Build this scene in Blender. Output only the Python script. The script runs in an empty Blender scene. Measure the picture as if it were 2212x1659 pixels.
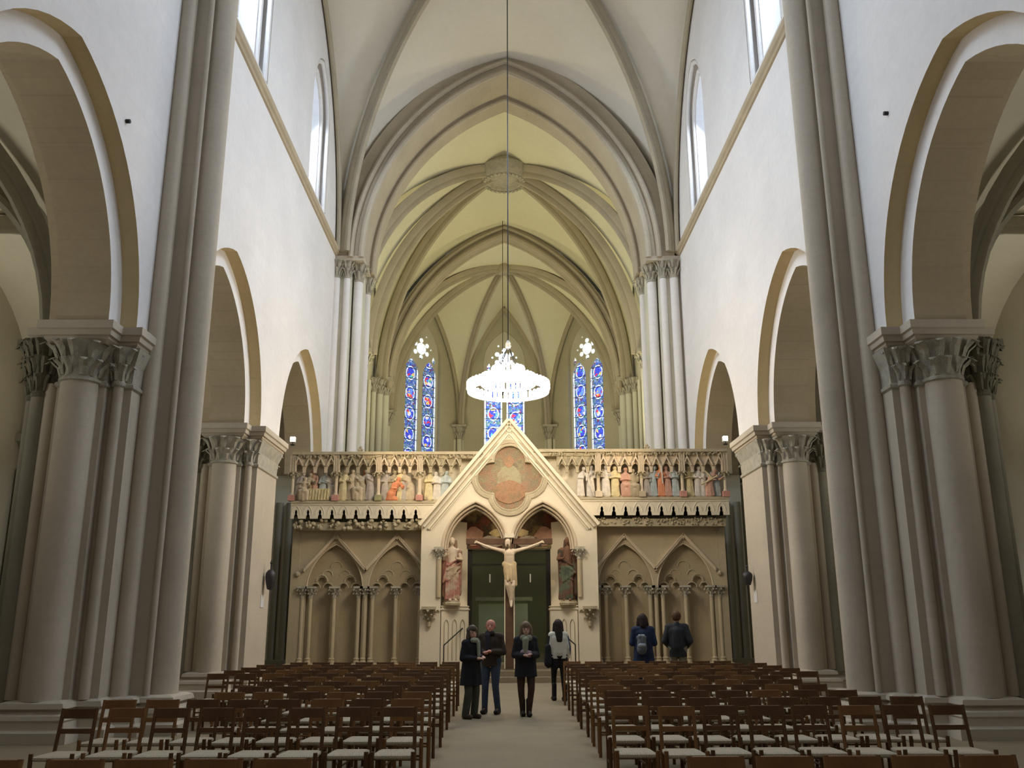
import bpy, bmesh, math, random
from mathutils import Vector, Matrix
from mathutils.geometry import tessellate_polygon
rnd = random.Random(7)
PI = math.pi
S = bpy.context.scene
COL = S.collection
# ------------------------------------------------------------------ camera
CP = Vector((-0.15, 0.0, 1.66)); PITCH = math.radians(14.8); YAW = math.radians(0.53); ROLL = math.radians(0.2)
FPX = 1935.0
cam = bpy.data.cameras.new('camera'); camo = bpy.data.objects.new('camera', cam); COL.objects.link(camo)
cam.sensor_width = 36.0; cam.lens = 36.0 * FPX / 2212.0
cam.clip_start = 0.05; cam.clip_end = 300
_f = Vector((math.sin(YAW)*math.cos(PITCH), math.cos(YAW)*math.cos(PITCH), math.sin(PITCH)))
_r0 = Vector((math.cos(YAW), -math.sin(YAW), 0)); _u0 = _r0.cross(_f)
_r = _r0*math.cos(ROLL) - _u0*math.sin(ROLL); _u = _u0*math.cos(ROLL) + _r0*math.sin(ROLL)
camo.matrix_world = Matrix(((_r.x, _u.x, -_f.x, CP.x), (_r.y, _u.y, -_f.y, CP.y), (_r.z, _u.z, -_f.z, CP.z), (0, 0, 0, 1)))
S.camera = camo
def at(px, py, Y):
    """measure: where the sight line of a photo pixel crosses the upright plane at depth Y"""
    d = _f + _r*((px-1106)/FPX) - _u*((py-829.5)/FPX)
    return CP + d*((Y-CP.y)/d.y)
# ------------------------------------------------------------------ colour management, world
S.view_settings.view_transform = 'Standard'
try: S.view_settings.look = 'None'
except Exception: pass
S.view_settings.gamma = 1.0; S.view_settings.use_curve_mapping = False
S.view_settings.exposure = 0.22
S.cycles.max_bounces = 6; S.cycles.diffuse_bounces = 4; S.cycles.glossy_bounces = 2
S.cycles.transparent_max_bounces = 8; S.cycles.use_denoising = True
S.cycles.sample_clamp_indirect = 4.0
wd = bpy.data.worlds.new('daylight'); S.world = wd; wd.use_nodes = True
bg = wd.node_tree.nodes['Background']; bg.inputs[0].default_value = (0.85, 0.9, 1.0, 1); bg.inputs[1].default_value = 0.09
# ------------------------------------------------------------------ lamps
def lamp(name, kind, loc, power, col, target=None, **kw):
    d = bpy.data.lights.new(name, kind); d.energy = power; d.color = col
    for k, v in kw.items(): setattr(d, k, v)
    o = bpy.data.objects.new(name, d); COL.objects.link(o); o.location = loc
    if target is not None:
        o.rotation_euler = (Vector(target)-Vector(loc)).to_track_quat('-Z', 'Y').to_euler()
    return o
COOL = (0.66, 0.80, 1.0); WARM = (1.0, 0.78, 0.50); WARM2 = (1.0, 0.81, 0.53)
# daylight through the high windows of the bays (two seen, two nearer ones out of view)
for s in (-1, 1):
    for yc in (3.6, 11.3, 18.92, 26.55):
        lamp('clerestory_daylight', 'AREA', (s*7.15, yc, 17.6), 620 if yc > 12 else 400, COOL, (s*-6.0, yc, 7.5), shape='RECTANGLE', size=1.4, size_y=4.2, spread=math.radians(128))
# warm fill added at the aisle windows, aimed up to brighten the vault
for s in (-1, 1):
    for yc in (11.3, 18.92):
        lamp('aisle_vault_fill', 'AREA', (s*12.0, yc, 5.2), 95 if s < 0 else 80, (1.0, 0.97, 0.88), (s*9.0, yc, 9.0), shape='RECTANGLE', size=1.2, size_y=3.4)
# the ring chandelier in view, plus added unseen warm fill nearer the camera
for (y, p) in ((22.75, 300), (4.5, 120)):
    for k in range(3):
        a = k*2*PI/3
        lamp('chandelier_and_fill_light', 'POINT', (-0.04+0.8*math.cos(a), y+0.8*math.sin(a), 7.05), p/3, WARM2, shadow_soft_size=0.35)
# floodlights standing on the capitals, aimed at the screen
for s in (-1, 1):
    lamp('screen_floodlight', 'SPOT', (s*5.75, 24.4, 6.75), 560, WARM, (s*-1.2, 27.0, 6.3), spot_size=math.radians(84), spot_blend=0.9, shadow_soft_size=0.12)
# lamps of the choir behind the screen, pointing up
for s in (-1, 1):
    lamp('choir_uplight', 'SPOT', (s*4.2-0.15, 34.2, 7.2), 1150, (1.0, 0.91, 0.55), (s*-1.0, 38.5, 20), spot_size=math.radians(140), spot_blend=1.0, shadow_soft_size=0.3)
    lamp('choir_uplight', 'SPOT', (s*3.6-0.15, 42.2, 7.0), 440, (1.0, 0.88, 0.56), (s*-1.0, 45.5, 19), spot_size=math.radians(140), spot_blend=1.0, shadow_soft_size=0.3)
# porch lamp behind the portal arches
lamp('porch_light', 'POINT', (0.0, 27.35, 4.55), 9, WARM, shadow_soft_size=0.08)
lamp('altar_fill_light', 'POINT', (1.2, 30.0, 3.4), 45, (0.9, 1.0, 0.62), shadow_soft_size=0.1)  # added to brighten the altar behind the dark glass door
# ------------------------------------------------------------------ materials
def nm(name):
    m = bpy.data.materials.new(name); m.use_nodes = True
    nt = m.node_tree; b = nt.nodes['Principled BSDF']
    return m, nt, b
def stone(name, c, var=0.12, scale=1.2, rough=0.85, bump=0.25, joints=None, dirt=0.0, tone2=None):
    m, nt, b = nm(name); N, L = nt.nodes, nt.links
    tc = N.new('ShaderNodeTexCoord')
    n1 = N.new('ShaderNodeTexNoise'); n1.inputs['Scale'].default_value = scale; n1.inputs['Detail'].default_value = 6
    L.new(tc.outputs['Object'], n1.inputs['Vector'])
    n2 = N.new('ShaderNodeTexNoise'); n2.inputs['Scale'].default_value = scale*14; n2.inputs['Detail'].default_value = 4
    L.new(tc.outputs['Object'], n2.inputs['Vector'])
    rp = N.new('ShaderNodeValToRGB')
    d = tuple(max(0, x*(1-var)) for x in c); e = tuple(min(1, x*(1+var)) for x in (tone2 or c))
    rp.color_ramp.elements[0].position = 0.3; rp.color_ramp.elements[0].color = (*d, 1)
    rp.color_ramp.elements[1].position = 0.7; rp.color_ramp.elements[1].color = (*e, 1)
    mx = N.new('ShaderNodeMix'); mx.data_type = 'FLOAT'; mx.inputs[0].default_value = 0.35
    L.new(n1.outputs[0], mx.inputs[2]); L.new(n2.outputs[0], mx.inputs[3]); L.new(mx.outputs[0], rp.inputs[0])
    out = rp.outputs[0]
    hsrc = n2.outputs[0]
    if joints:
        bw, bh, mort, dark, axis = joints
        mp = N.new('ShaderNodeSeparateXYZ'); L.new(tc.outputs['Object'], mp.inputs[0])
        cb = N.new('ShaderNodeCombineXYZ')
        if axis == 'x': L.new(mp.outputs[1], cb.inputs[0]); L.new(mp.outputs[2], cb.inputs[1])
        elif axis == 'z': L.new(mp.outputs[0], cb.inputs[0]); L.new(mp.outputs[1], cb.inputs[1])
        elif axis == 'xy':
            ad = N.new('ShaderNodeMath'); ad.operation = 'ADD'; L.new(mp.outputs[0], ad.inputs[0]); L.new(mp.outputs[1], ad.inputs[1])
            L.new(ad.outputs[0], cb.inputs[0]); L.new(mp.outputs[2], cb.inputs[1])
        else: L.new(mp.outputs[0], cb.inputs[0]); L.new(mp.outputs[2], cb.inputs[1])
        br = N.new('ShaderNodeTexBrick'); br.inputs['Scale'].default_value = 1.0
        br.inputs['Brick Width'].default_value = bw; br.inputs['Row Height'].default_value = bh
        br.inputs['Mortar Size'].default_value = mort; br.inputs['Mortar Smooth'].default_value = 0.6
        br.inputs['Color1'].default_value = (1, 1, 1, 1); br.inputs['Color2'].default_value = (1-dark*0.55,)*3+(1,)
        br.inputs['Mortar'].default_value = (1-dark,)*3+(1,)
        L.new(cb.outputs[0], br.inputs['Vector'])
        ml = N.new('ShaderNodeMix'); ml.data_type = 'RGBA'; ml.blend_type = 'MULTIPLY'; ml.inputs[0].default_value = 1.0
        L.new(out, ml.inputs[6]); L.new(br.outputs['Color'], ml.inputs[7]); out = ml.outputs[2]
    L.new(out, b.inputs['Base Color']); b.inputs['Roughness'].default_value = rough
    if 'Specular IOR Level' in b.inputs: b.inputs['Specular IOR Level'].default_value = 0.25
    if bump:
        bp = N.new('ShaderNodeBump'); bp.inputs['Strength'].default_value = bump; bp.inputs['Distance'].default_value = 0.03
        L.new(hsrc, bp.inputs['Height']); L.new(bp.outputs[0], b.inputs['Normal'])
    return m
def plain(name, c, rough=0.6, metal=0.0, var=0.15, scale=12):
    m = stone(name, c, var, scale, rough, 0.1)
    m.node_tree.nodes['Principled BSDF'].inputs['Metallic'].default_value = metal
    return m
def emit(name, c, st):
    m, nt, b = nm(name)
    b.inputs['Base Color'].default_value = (*c, 1); b.inputs['Emission Color'].default_value = (*c, 1); b.inputs['Emission Strength'].default_value = st
    return m
M = {}
M['wall'] = stone('limewashed_wall', (0.74, 0.70, 0.66), 0.07, 0.5, 0.9, 0.12, (0.9, 0.34, 0.012, 0.05, 'x'))
M['pier'] = stone('pier_limestone', (0.49, 0.42, 0.325), 0.10, 0.8, 0.85, 0.12, (0.8, 0.42, 0.008, 0.06, 'xy'))
M['ochre'] = stone('ochre_arch_edge', (0.60, 0.47, 0.26), 0.10, 0.9, 0.85, 0.1)
M['order'] = stone('inner_arch_order', (0.44, 0.355, 0.235), 0.10, 0.8, 0.85, 0.1, (0.5, 0.4, 0.01, 0.10, 'x'))
M['rib'] = stone('vault_rib_stone', (0.40, 0.345, 0.25), 0.12, 1.0, 0.9, 0.1)
M['archs'] = stone('choir_arch_stone', (0.45, 0.385, 0.285), 0.1, 0.9, 0.9, 0.1, (0.7, 0.4, 0.008, 0.08, 'xy'))
M['web'] = stone('vault_plaster', (0.70, 0.65, 0.55), 0.05, 0.4, 0.95, 0.05)
M['webc'] = stone('choir_vault_plaster', (0.68, 0.64, 0.46), 0.06, 0.35, 0.95, 0.05)
M['apse'] = stone('apse_wall_stone', (0.47, 0.43, 0.31), 0.10, 0.6, 0.9, 0.1, (1.0, 0.45, 0.01, 0.08, 'y'))
M['shaftc'] = stone('choir_shaft_stone', (0.60, 0.57, 0.45), 0.08, 0.8, 0.85, 0.05)
M['leaf'] = stone('carved_foliage_stone', (0.46, 0.42, 0.33), 0.25, 6, 0.9, 0.8)
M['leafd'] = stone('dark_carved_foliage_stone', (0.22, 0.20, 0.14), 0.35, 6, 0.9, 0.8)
M['aisle'] = stone('aisle_plaster', (0.60, 0.54, 0.40), 0.08, 0.5, 0.95, 0.05)
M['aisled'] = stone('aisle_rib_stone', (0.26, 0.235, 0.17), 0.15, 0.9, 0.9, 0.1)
M['floor'] = stone('stone_floor', (0.235, 0.185, 0.115), 0.12, 1.5, 0.75, 0.15, (1.2, 0.7, 0.008, 0.10, 'z'))
M['scr'] = stone('screen_ashlar', (0.44, 0.36, 0.235), 0.07, 1.0, 0.85, 0.12, (0.9, 0.5, 0.006, 0.08, 'y'))
M['scrw'] = stone('screen_pale_ashlar', (0.68, 0.60, 0.455), 0.06, 1.3, 0.85, 0.1)
M['scr2'] = stone('shaded_niche_stone', (0.37, 0.295, 0.185), 0.12, 1.2, 0.85, 0.12)  # darker brown puts the shade of the niche recesses into the colour
M['scrd'] = stone('screen_weathered_stone', (0.42, 0.355, 0.235), 0.22, 3.5, 0.9, 0.5)
M['mold'] = stone('screen_moulding', (0.56, 0.46, 0.33), 0.12, 3, 0.85, 0.2)
M['pink'] = stone('reddish_painted_stone', (0.50, 0.24, 0.19), 0.2, 8, 0.85, 0.3)
M['green'] = stone('greenish_painted_stone', (0.30, 0.28, 0.14), 0.2, 8, 0.85, 0.3)
for k, c in dict(fig1=(0.50, 0.40, 0.27), fig2=(0.42, 0.36, 0.30), fig3=(0.62, 0.24, 0.12), fig4=(0.40, 0.44, 0.42), fig5=(0.60, 0.50, 0.28), fig6=(0.60, 0.54, 0.46), fig7=(0.52, 0.30, 0.22), fig8=(0.36, 0.30, 0.20)).items():
    M[k] = stone('relief_paint_'+k[-1], c, 0.25, 9, 0.85, 0.4)
M['wood'] = plain('chair_wood', (0.095, 0.043, 0.015), 0.38, 0, 0.3, 5)
M['wood2'] = plain('chair_wood_bright', (0.17, 0.078, 0.024), 0.38, 0, 0.25, 5)
M['iron'] = plain('black_iron', (0.03, 0.028, 0.025), 0.5, 0.6)
M['bronze'] = plain('dark_bronze', (0.06, 0.055, 0.06), 0.5, 0.7)
M['bulb'] = emit('chandelier_bulb', (1.0, 0.93, 0.80), 26.0)
M['ring'] = plain('chandelier_brass', (0.55, 0.50, 0.42), 0.4, 0.4)
M['ringlit'] = emit('glowing_hoop', (1.0, 0.93, 0.82), 5.0)  # glow put into the hoops, which are no lamps themselves
M['lens'] = emit('floodlight_lens', (1.0, 0.95, 0.88), 25.0)
M['paint'] = None
def rush():
    m, nt, b = nm('rush_seat'); N, L = nt.nodes, nt.links
    tc = N.new('ShaderNodeTexCoord'); w = N.new('ShaderNodeTexWave'); w.wave_type = 'BANDS'; w.inputs['Scale'].default_value = 22; w.inputs['Distortion'].default_value = 1.5
    L.new(tc.outputs['Object'], w.inputs[0]); rp = N.new('ShaderNodeValToRGB')
    rp.color_ramp.elements[0].color = (0.34, 0.28, 0.19, 1); rp.color_ramp.elements[1].color = (0.60, 0.52, 0.38, 1)
    L.new(w.outputs[1], rp.inputs[0]); L.new(rp.outputs[0], b.inputs['Base Color']); b.inputs['Roughness'].default_value = 0.8
    bp = N.new('ShaderNodeBump'); bp.inputs['Strength'].default_value = 0.4; bp.inputs['Distance'].default_value = 0.01
    L.new(w.outputs[1], bp.inputs['Height']); L.new(bp.outputs[0], b.inputs['Normal']); return m
M['rush'] = rush()
def mural(name, cols, scale=2.5, dark=0.5):
    m, nt, b = nm(name); N, L = nt.nodes, nt.links
    tc = N.new('ShaderNodeTexCoord'); n1 = N.new('ShaderNodeTexNoise'); n1.inputs['Scale'].default_value = scale; n1.inputs['Detail'].default_value = 3
    L.new(tc.outputs['Object'], n1.inputs['Vector']); rp = N.new('ShaderNodeValToRGB'); rp.color_ramp.interpolation = 'EASE'
    el = rp.color_ramp.elements
    for i, c in enumerate(cols):
        p = 0.28 + 0.44*i/(len(cols)-1)
        if i < 2: el[i].position = p; el[i].color = (*c, 1)
        else: e = el.new(p); e.color = (*c, 1)
    n2 = N.new('ShaderNodeTexNoise'); n2.inputs['Scale'].default_value = scale*9; n2.inputs['Detail'].default_value = 5
    L.new(tc.outputs['Object'], n2.inputs['Vector'])
    mx = N.new('ShaderNodeMix'); mx.data_type = 'RGBA'; mx.blend_type = 'OVERLAY'; mx.inputs[0].default_value = 0.5
    L.new(n1.outputs[0], rp.inputs[0]); L.new(rp.outputs[0], mx.inputs[6]); L.new(n2.outputs[0], mx.inputs[7])
    L.new(mx.outputs[2], b.inputs['Base Color']); b.inputs['Roughness'].default_value = 0.9
    return m
M['mural'] = mural('faded_wall_painting', [(0.20, 0.155, 0.10), (0.26, 0.22, 0.13), (0.30, 0.18, 0.11), (0.24, 0.19, 0.12), (0.32, 0.28, 0.17)], 2.6)
M['muralr'] = mural('faded_red_robe_paint', [(0.29, 0.14, 0.075), (0.34, 0.19, 0.105), (0.25, 0.17, 0.095)], 4)
M['muralg'] = mural('faded_green_paint', [(0.26, 0.23, 0.13), (0.34, 0.30, 0.18), (0.30, 0.23, 0.14)], 5)
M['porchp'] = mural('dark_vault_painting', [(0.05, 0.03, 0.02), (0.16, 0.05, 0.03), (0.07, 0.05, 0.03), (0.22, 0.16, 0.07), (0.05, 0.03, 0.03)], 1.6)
def glass_stained(name, border=True, seed=0.0, bright=2.2):
    """coloured leaded light: medallions down the middle, mosaic ground, pale border, lead lines"""
    m, nt, b = nm(name); N, L = nt.nodes, nt.links
    uv = N.new('ShaderNodeUVMap'); sp = N.new('ShaderNodeSeparateXYZ'); L.new(uv.outputs[0], sp.inputs[0])
    def mth(op, a, c=None, d=None):
        n = N.new('ShaderNodeMath'); n.operation = op
        for i, v in enumerate((a, c, d)):
            if v is None: continue
            if isinstance(v, (int, float)): n.inputs[i].default_value = v
            else: L.new(v, n.inputs[i])
        return n.outputs[0]
    def ramp(src, stops, interp='CONSTANT'):
        r = N.new('ShaderNodeValToRGB'); r.color_ramp.interpolation = interp; el = r.color_ramp.elements
        for i, (p, c) in enumerate(stops):
            if i < 2: el[i].position = p; el[i].color = (*c, 1)
            else: e = el.new(p); e.color = (*c, 1)
        L.new(src, r.inputs[0]); return r.outputs[0]
    def mix(f, a, c):
        n = N.new('ShaderNodeMix'); n.data_type = 'RGBA'; L.new(f, n.inputs[0])
        for i, v in ((6, a), (7, c)):
            if isinstance(v, tuple): n.inputs[i].default_value = (*v, 1)
            else: L.new(v, n.inputs[i])
        return n.outputs[2]
    u, v = sp.outputs[0], sp.outputs[1]           # u: metres from the light's middle, v: metres up
    vv = mth('ADD', v, seed)
    cell = mth('SUBTRACT', mth('FRACT', mth('DIVIDE', vv, 1.12)), 0.5)
    dy = mth('MULTIPLY', cell, 1.12)
    rr = mth('SQRT', mth('ADD', mth('MULTIPLY', mth('MULTIPLY', u, 1.25), mth('MULTIPLY', u, 1.25)), mth('MULTIPLY', dy, dy)))
    vo = N.new('ShaderNodeTexVoronoi'); vo.inputs['Scale'].default_value = 13; L.new(uv.outputs[0], vo.inputs['Vector'])
    vs = N.new('ShaderNodeSeparateXYZ'); L.new(vo.outputs['Color'], vs.inputs[0])
    vo2 = N.new('ShaderNodeTexVoronoi'); vo2.inputs['Scale'].default_value = 7; L.new(uv.outputs[0], vo2.inputs['Vector'])
    vs2 = N.new('ShaderNodeSeparateXYZ'); L.new(vo2.outputs['Color'], vs2.inputs[0])
    ground = ramp(vs.outputs[0], [(0, (0.03, 0.07, 0.30)), (0.3, (0.08, 0.13, 0.30)), (0.5, (0.10, 0.17, 0.20)), (0.66, (0.13, 0.03, 0.05)), (0.75, (0.25, 0.32, 0.45)), (0.88, (0.05, 0.13, 0.08))])
    medal = ramp(vs2.outputs[1], [(0, (0.03, 0.05, 0.45)), (0.40, (0.50, 0.03, 0.05)), (0.58, (0.10, 0.20, 0.75)), (0.78, (0.60, 0.52, 0.60)), (0.86, (0.08, 0.36, 0.30)), (0.94, (0.65, 0.4, 0.10))])
    c = mix(mth('LESS_THAN', rr, 0.385), ground, (0.62, 0.74, 1.0))
    c = mix(mth('LESS_THAN', rr, 0.325), c, (0.01, 0.02, 0.08))
    c = mix(mth('LESS_THAN', rr, 0.30), c, medal)
    au = mth('ABSOLUTE', u)
    if border: c = mix(mth('GREATER_THAN', au, 0.42), c, (0.75, 0.88, 1.0))
    vd = N.new('ShaderNodeTexVoronoi'); vd.feature = 'DISTANCE_TO_EDGE'; vd.inputs['Scale'].default_value = 11; L.new(uv.outputs[0], vd.inputs['Vector'])
    lead = mth('LESS_THAN', vd.outputs[0], 0.05)
    bars = mth('LESS_THAN', mth('ABSOLUTE', mth('SUBTRACT', mth('FRACT', mth('DIVIDE', vv, 0.56)), 0.5)), 0.035)
    ug = mth('LESS_THAN', mth('ABSOLUTE', mth('SUBTRACT', au, 0.40)), 0.014)
    ln = mth('MINIMUM', mth('ADD', mth('ADD', mth('MULTIPLY', lead, 0.75), bars), ug), 1.0)
    c = mix(ln, c, (0.004, 0.006, 0.015))
    L.new(c, b.inputs['Emission Color']); b.inputs['Emission Strength'].default_value = bright
    b.inputs['Base Color'].default_value = (0.02, 0.02, 0.03, 1); b.inputs['Roughness'].default_value = 0.3
    return m
# ------------------------------------------------------------------ mesh helpers
def link(name, bm, mat, parent=None, smooth=False, bevel=0):
    me = bpy.data.meshes.new(name); bmesh.ops.recalc_face_normals(bm, faces=bm.faces[:]); bm.to_mesh(me); bm.free()
    if smooth is True:
        for p in me.polygons: p.use_smooth = True
    elif smooth:
        for p in me.polygons: p.use_smooth = True
        try: me.set_sharp_from_angle(angle=math.radians(smooth))
        except Exception: pass
    for m_ in (mat if isinstance(mat, (list, tuple)) else [mat]): me.materials.append(m_)
    o = bpy.data.objects.new(name, me); COL.objects.link(o); o.parent = parent
    if bevel:
        b = o.modifiers.new('bevel', 'BEVEL'); b.width = bevel; b.segments = 2; b.limit_method = 'ANGLE'
    return o
def tag(o, label=None, cat=None, group=None, kind=None):
    if label: o['label'] = label
    if cat: o['category'] = cat
    if group: o['group'] = group
    if kind: o['kind'] = kind
    return o
def empty(name, loc=(0, 0, 0), rz=0):
    o = bpy.data.objects.new(name, None); COL.objects.link(o); o.location = loc; o.rotation_euler = (0, 0, rz); o.empty_display_size = 0.1
    return o
def dup(o, parent=None):
    c = o.copy(); COL.objects.link(c); c.parent = parent
    for ch in [x for x in o.children]: dup(ch, c)
    return c
def BM(): return bmesh.new()
def box(bm, x0, x1, y0, y1, z0, z1, mi=0):
    vs = [bm.verts.new((x, y, z)) for x in (x0, x1) for y in (y0, y1) for z in (z0, z1)]
    for f in ((0, 1, 3, 2), (4, 6, 7, 5), (0, 4, 5, 1), (2, 3, 7, 6), (0, 2, 6, 4), (1, 5, 7, 3)):
        bm.faces.new([vs[i] for i in f]).material_index = mi
def obox(bm, c, ax, ay, az, mi=0):
    """oriented box: centre and three half vectors"""
    c, ax, ay, az = map(Vector, (c, ax, ay, az))
    vs = [bm.verts.new(c+ax*i+ay*j+az*k) for i in (-1, 1) for j in (-1, 1) for k in (-1, 1)]
    for f in ((0, 1, 3, 2), (4, 6, 7, 5), (0, 4, 5, 1), (2, 3, 7, 6), (0, 2, 6, 4), (1, 5, 7, 3)):
        bm.faces.new([vs[i] for i in f]).material_index = mi
def lathe(bm, prof, c, n=16, axis='z', mi=0):
    """profile [(r, h)] turned about a vertical (or y / x) axis through c"""
    rings = []
    for r, h in prof:
        ring = []
        for i in range(n):
            a = 2*PI*i/n; p = (r*math.cos(a), r*math.sin(a), h)
            if axis == 'y': p = (p[0], p[2], p[1])
            if axis == 'x': p = (p[2], p[0], p[1])
            ring.append(bm.verts.new((c[0]+p[0], c[1]+p[1], c[2]+p[2])))
        rings.append(ring)
    for a, b in zip(rings, rings[1:]):
        for i in range(n):
            f = bm.faces.new((a[i], a[(i+1) % n], b[(i+1) % n], b[i])); f.material_index = mi
    for ring, fl in ((rings[0], True), (rings[-1], False)):
        f = bm.faces.new(ring[::-1] if fl else ring); f.material_index = mi
def cyl(bm, x, y, z0, z1, r, n=16, r1=None, mi=0):
    lathe(bm, [(r, z0), (r if r1 is None else r1, z1)], (x, y, 0), n, mi=mi)
def rod(bm, p, q, r, n=8, r1=None, mi=0):
    p, q = Vector(p), Vector(q); d = q-p; L_ = d.length
    if L_ < 1e-6: return
    m_ = d.to_track_quat('Z', 'Y').to_matrix(); a, b = [], []
    for i in range(n):
        t = 2*PI*i/n; v = Vector((math.cos(t), math.sin(t), 0))
        a.append(bm.verts.new(p+m_ @ (v*r))); b.append(bm.verts.new(q+m_ @ (v*(r if r1 is None else r1))))
    for i in range(n): bm.faces.new((a[i], a[(i+1) % n], b[(i+1) % n], b[i])).material_index = mi
    bm.faces.new(a[::-1]).material_index = mi; bm.faces.new(b).material_index = mi
def tube(bm, pts, r, n=8):
    for a, b in zip(pts, pts[1:]): rod(bm, a, b, r, n)
def plate(bm, loops, to3, d0, d1, mi=0, mis=None):
    """2D outline with holes given thickness. to3(u, v, d) -> point"""
    if mis is None: mis = mi
    if isinstance(mis, int): mis = [mis]*len(loops)
    mis = list(mis)+[mi]*(len(loops)-len(mis))
    fr, bk = [], []
    for lp in loops:
        fr.append([bm.verts.new(to3(u, v, d0)) for u, v in lp]); bk.append([bm.verts.new(to3(u, v, d1)) for u, v in lp])
    F = [v for l in fr for v in l]; B = [v for l in bk for v in l]
    for t in tessellate_polygon([[Vector((u, v, 0)) for u, v in lp] for lp in loops]):
        for src in (F, B):
            try: bm.faces.new([src[i] for i in t]).material_index = mi
            except ValueError: pass
    for k, (a, b) in enumerate(zip(fr, bk)):
        n = len(a)
        for i in range(n):
            f = bm.faces.new((a[i], a[(i+1) % n], b[(i+1) % n], b[i]))
            f.material_index = mis[k]
def XZ(u, v, d): return (u, d, v)
def YZ(u, v, d): return (d, u, v)
def XY(u, v, d): return (u, v, d)
def arc(hs, rise, n=14):
    """half pointed arch: points (x from springer inward, z) from springing to apex"""
    R = (rise*rise+hs*hs)/(2*hs); a1 = math.asin(min(1, rise/R)) if hs <= R else PI-math.asin(min(1, rise/R))
    return [(R-R*math.cos(a1*i/n), R*math.sin(a1*i/n)) for i in range(n+1)]
def pointed(c, hs, z0, rise, n=14):
    """full pointed arch outline left springer -> apex -> right springer"""
    h = arc(hs, rise, n)
    return [(c-hs+x, z0+z) for x, z in h] + [(c+hs-x, z0+z) for x, z in h[::-1][1:]]
def arcs3(p0, p1, n=18):
    """3D quarter arch from springer p0 (low) to crown p1 (high), tangent vertical at p0"""
    p0, p1 = Vector(p0), Vector(p1); d = Vector((p1.x-p0.x, p1.y-p0.y, 0)); L_ = d.length; d.normalize()
    return [p0+d*x+Vector((0, 0, z)) for x, z in arc(L_, p1.z-p0.z, n)]
def sweep(bm, pts, prof, side, mi=0, closed=True):
    """profile [(a, b)]: a along 'side' vector, b along in-plane normal (outward from curve centre = up)"""
    side = Vector(side).normalized(); rings = []
    for i, p in enumerate(pts):
        t = (pts[min(i+1, len(pts)-1)]-pts[max(i-1, 0)]).normalized(); nrm = side.cross(t).normalized()
        if nrm.z < 0 or (abs(nrm.z) < 0.02 and False): nrm = -nrm
        rings.append([bm.verts.new(p+side*a+nrm*b) for a, b in prof])
    k = len(prof)
    for a, b in zip(rings, rings[1:]):
        for i in range(k if closed else k-1): bm.faces.new((a[i], a[(i+1) % k], b[(i+1) % k], b[i])).material_index = mi
    if closed:
        bm.faces.new(rings[0][::-1]).material_index = mi; bm.faces.new(rings[-1]).material_index = mi
def rib_curve(bm, springer, crown, w=0.22, h=0.3, n=20, mi=0):
    pts = arcs3(springer, crown, n); d = Vector((crown[0]-springer[0], crown[1]-springer[1], 0)); side = Vector((-d.y, d.x, 0))
    # pear-shaped rib: below the web
    prof = [(-w/2, 0.06), (-w/2, -h*0.35), (-w*0.3, -h*0.55), (-w*0.34, -h*0.75), (-w*0.18, -h), (w*0.18, -h), (w*0.34, -h*0.75), (w*0.3, -h*0.55), (w/2, -h*0.35), (w/2, 0.06)]
    # normal orientation: force pointing away from the inside of the arch
    side = side.normalized(); rings = []; inw = d.normalized()
    for i, p in enumerate(pts):
        t = (pts[min(i+1, len(pts)-1)]-pts[max(i-1, 0)]).normalized()
        nrm = Vector((0, 0, 1))*t.dot(inw) - inw*t.z
        rings.append([bm.verts.new(p+side*a+nrm.normalized()*b) for a, b in prof])
    k = len(prof)
    for a, b in zip(rings, rings[1:]):
        for i in range(k): bm.faces.new((a[i], a[(i+1) % k], b[(i+1) % k], b[i])).material_index = mi
    bm.faces.new(rings[0][::-1]); bm.faces.new(rings[-1])
def web(bm, boss, spr, wallapex, n=18, m=8, camber=0.25, mi=0):
    """half cell: between the rib springer->boss and the wall arch springer->wallapex"""
    R = arcs3(spr, boss, n); A = arcs3(spr, wallapex, n); g = []
    for i in range(n+1):
        row = []
        for j in range(m+1):
            w = j/m; p = R[i].lerp(A[i], w); p = p+Vector((0, 0, 4*w*(1-w)*camber*(i/n)*0.5)); row.append(bm.verts.new(p))
        g.append(row)
    for i in range(n):
        for j in range(m):
            vs = [g[i][j], g[i][j+1], g[i+1][j+1], g[i+1][j]]
            try: bm.faces.new(vs).material_index = mi
            except ValueError: pass
def offs(poly, d):
    """offset a closed outline outward (counter-clockwise outline)"""
    n = len(poly); out = []
    for i in range(n):
        p, q, r_ = Vector(poly[i-1]), Vector(poly[i]), Vector(poly[(i+1) % n])
        a = (q-p).normalized(); b = (r_-q).normalized(); na = Vector((a.y, -a.x)); nb = Vector((b.y, -b.x))
        k = na+nb; L2 = k.length_squared
        if L2 < 1e-6: k = na; s_ = d
        else: s_ = 2*d/L2
        out.append((q.x+k.x*s_, q.y+k.y*s_))
    return out
def stackpoly(bm, poly, steps, mi=0):
    """walls through outline offsets: steps [(offset, z)]"""
    rings = [[bm.verts.new((x, y, z)) for x, y in offs(poly, d)] for d, z in steps]; n = len(poly)
    for a, b in zip(rings, rings[1:]):
        for i in range(n): bm.faces.new((a[i], a[(i+1) % n], b[(i+1) % n], b[i])).material_index = mi
    for k, ring in ((0, rings[0]), (1, rings[-1])):
        pts = [Vector((v.co.x, v.co.y, 0)) for v in ring]
        for t in tessellate_polygon([pts]):
            bm.faces.new([ring[i] for i in t]).material_index = mi
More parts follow.
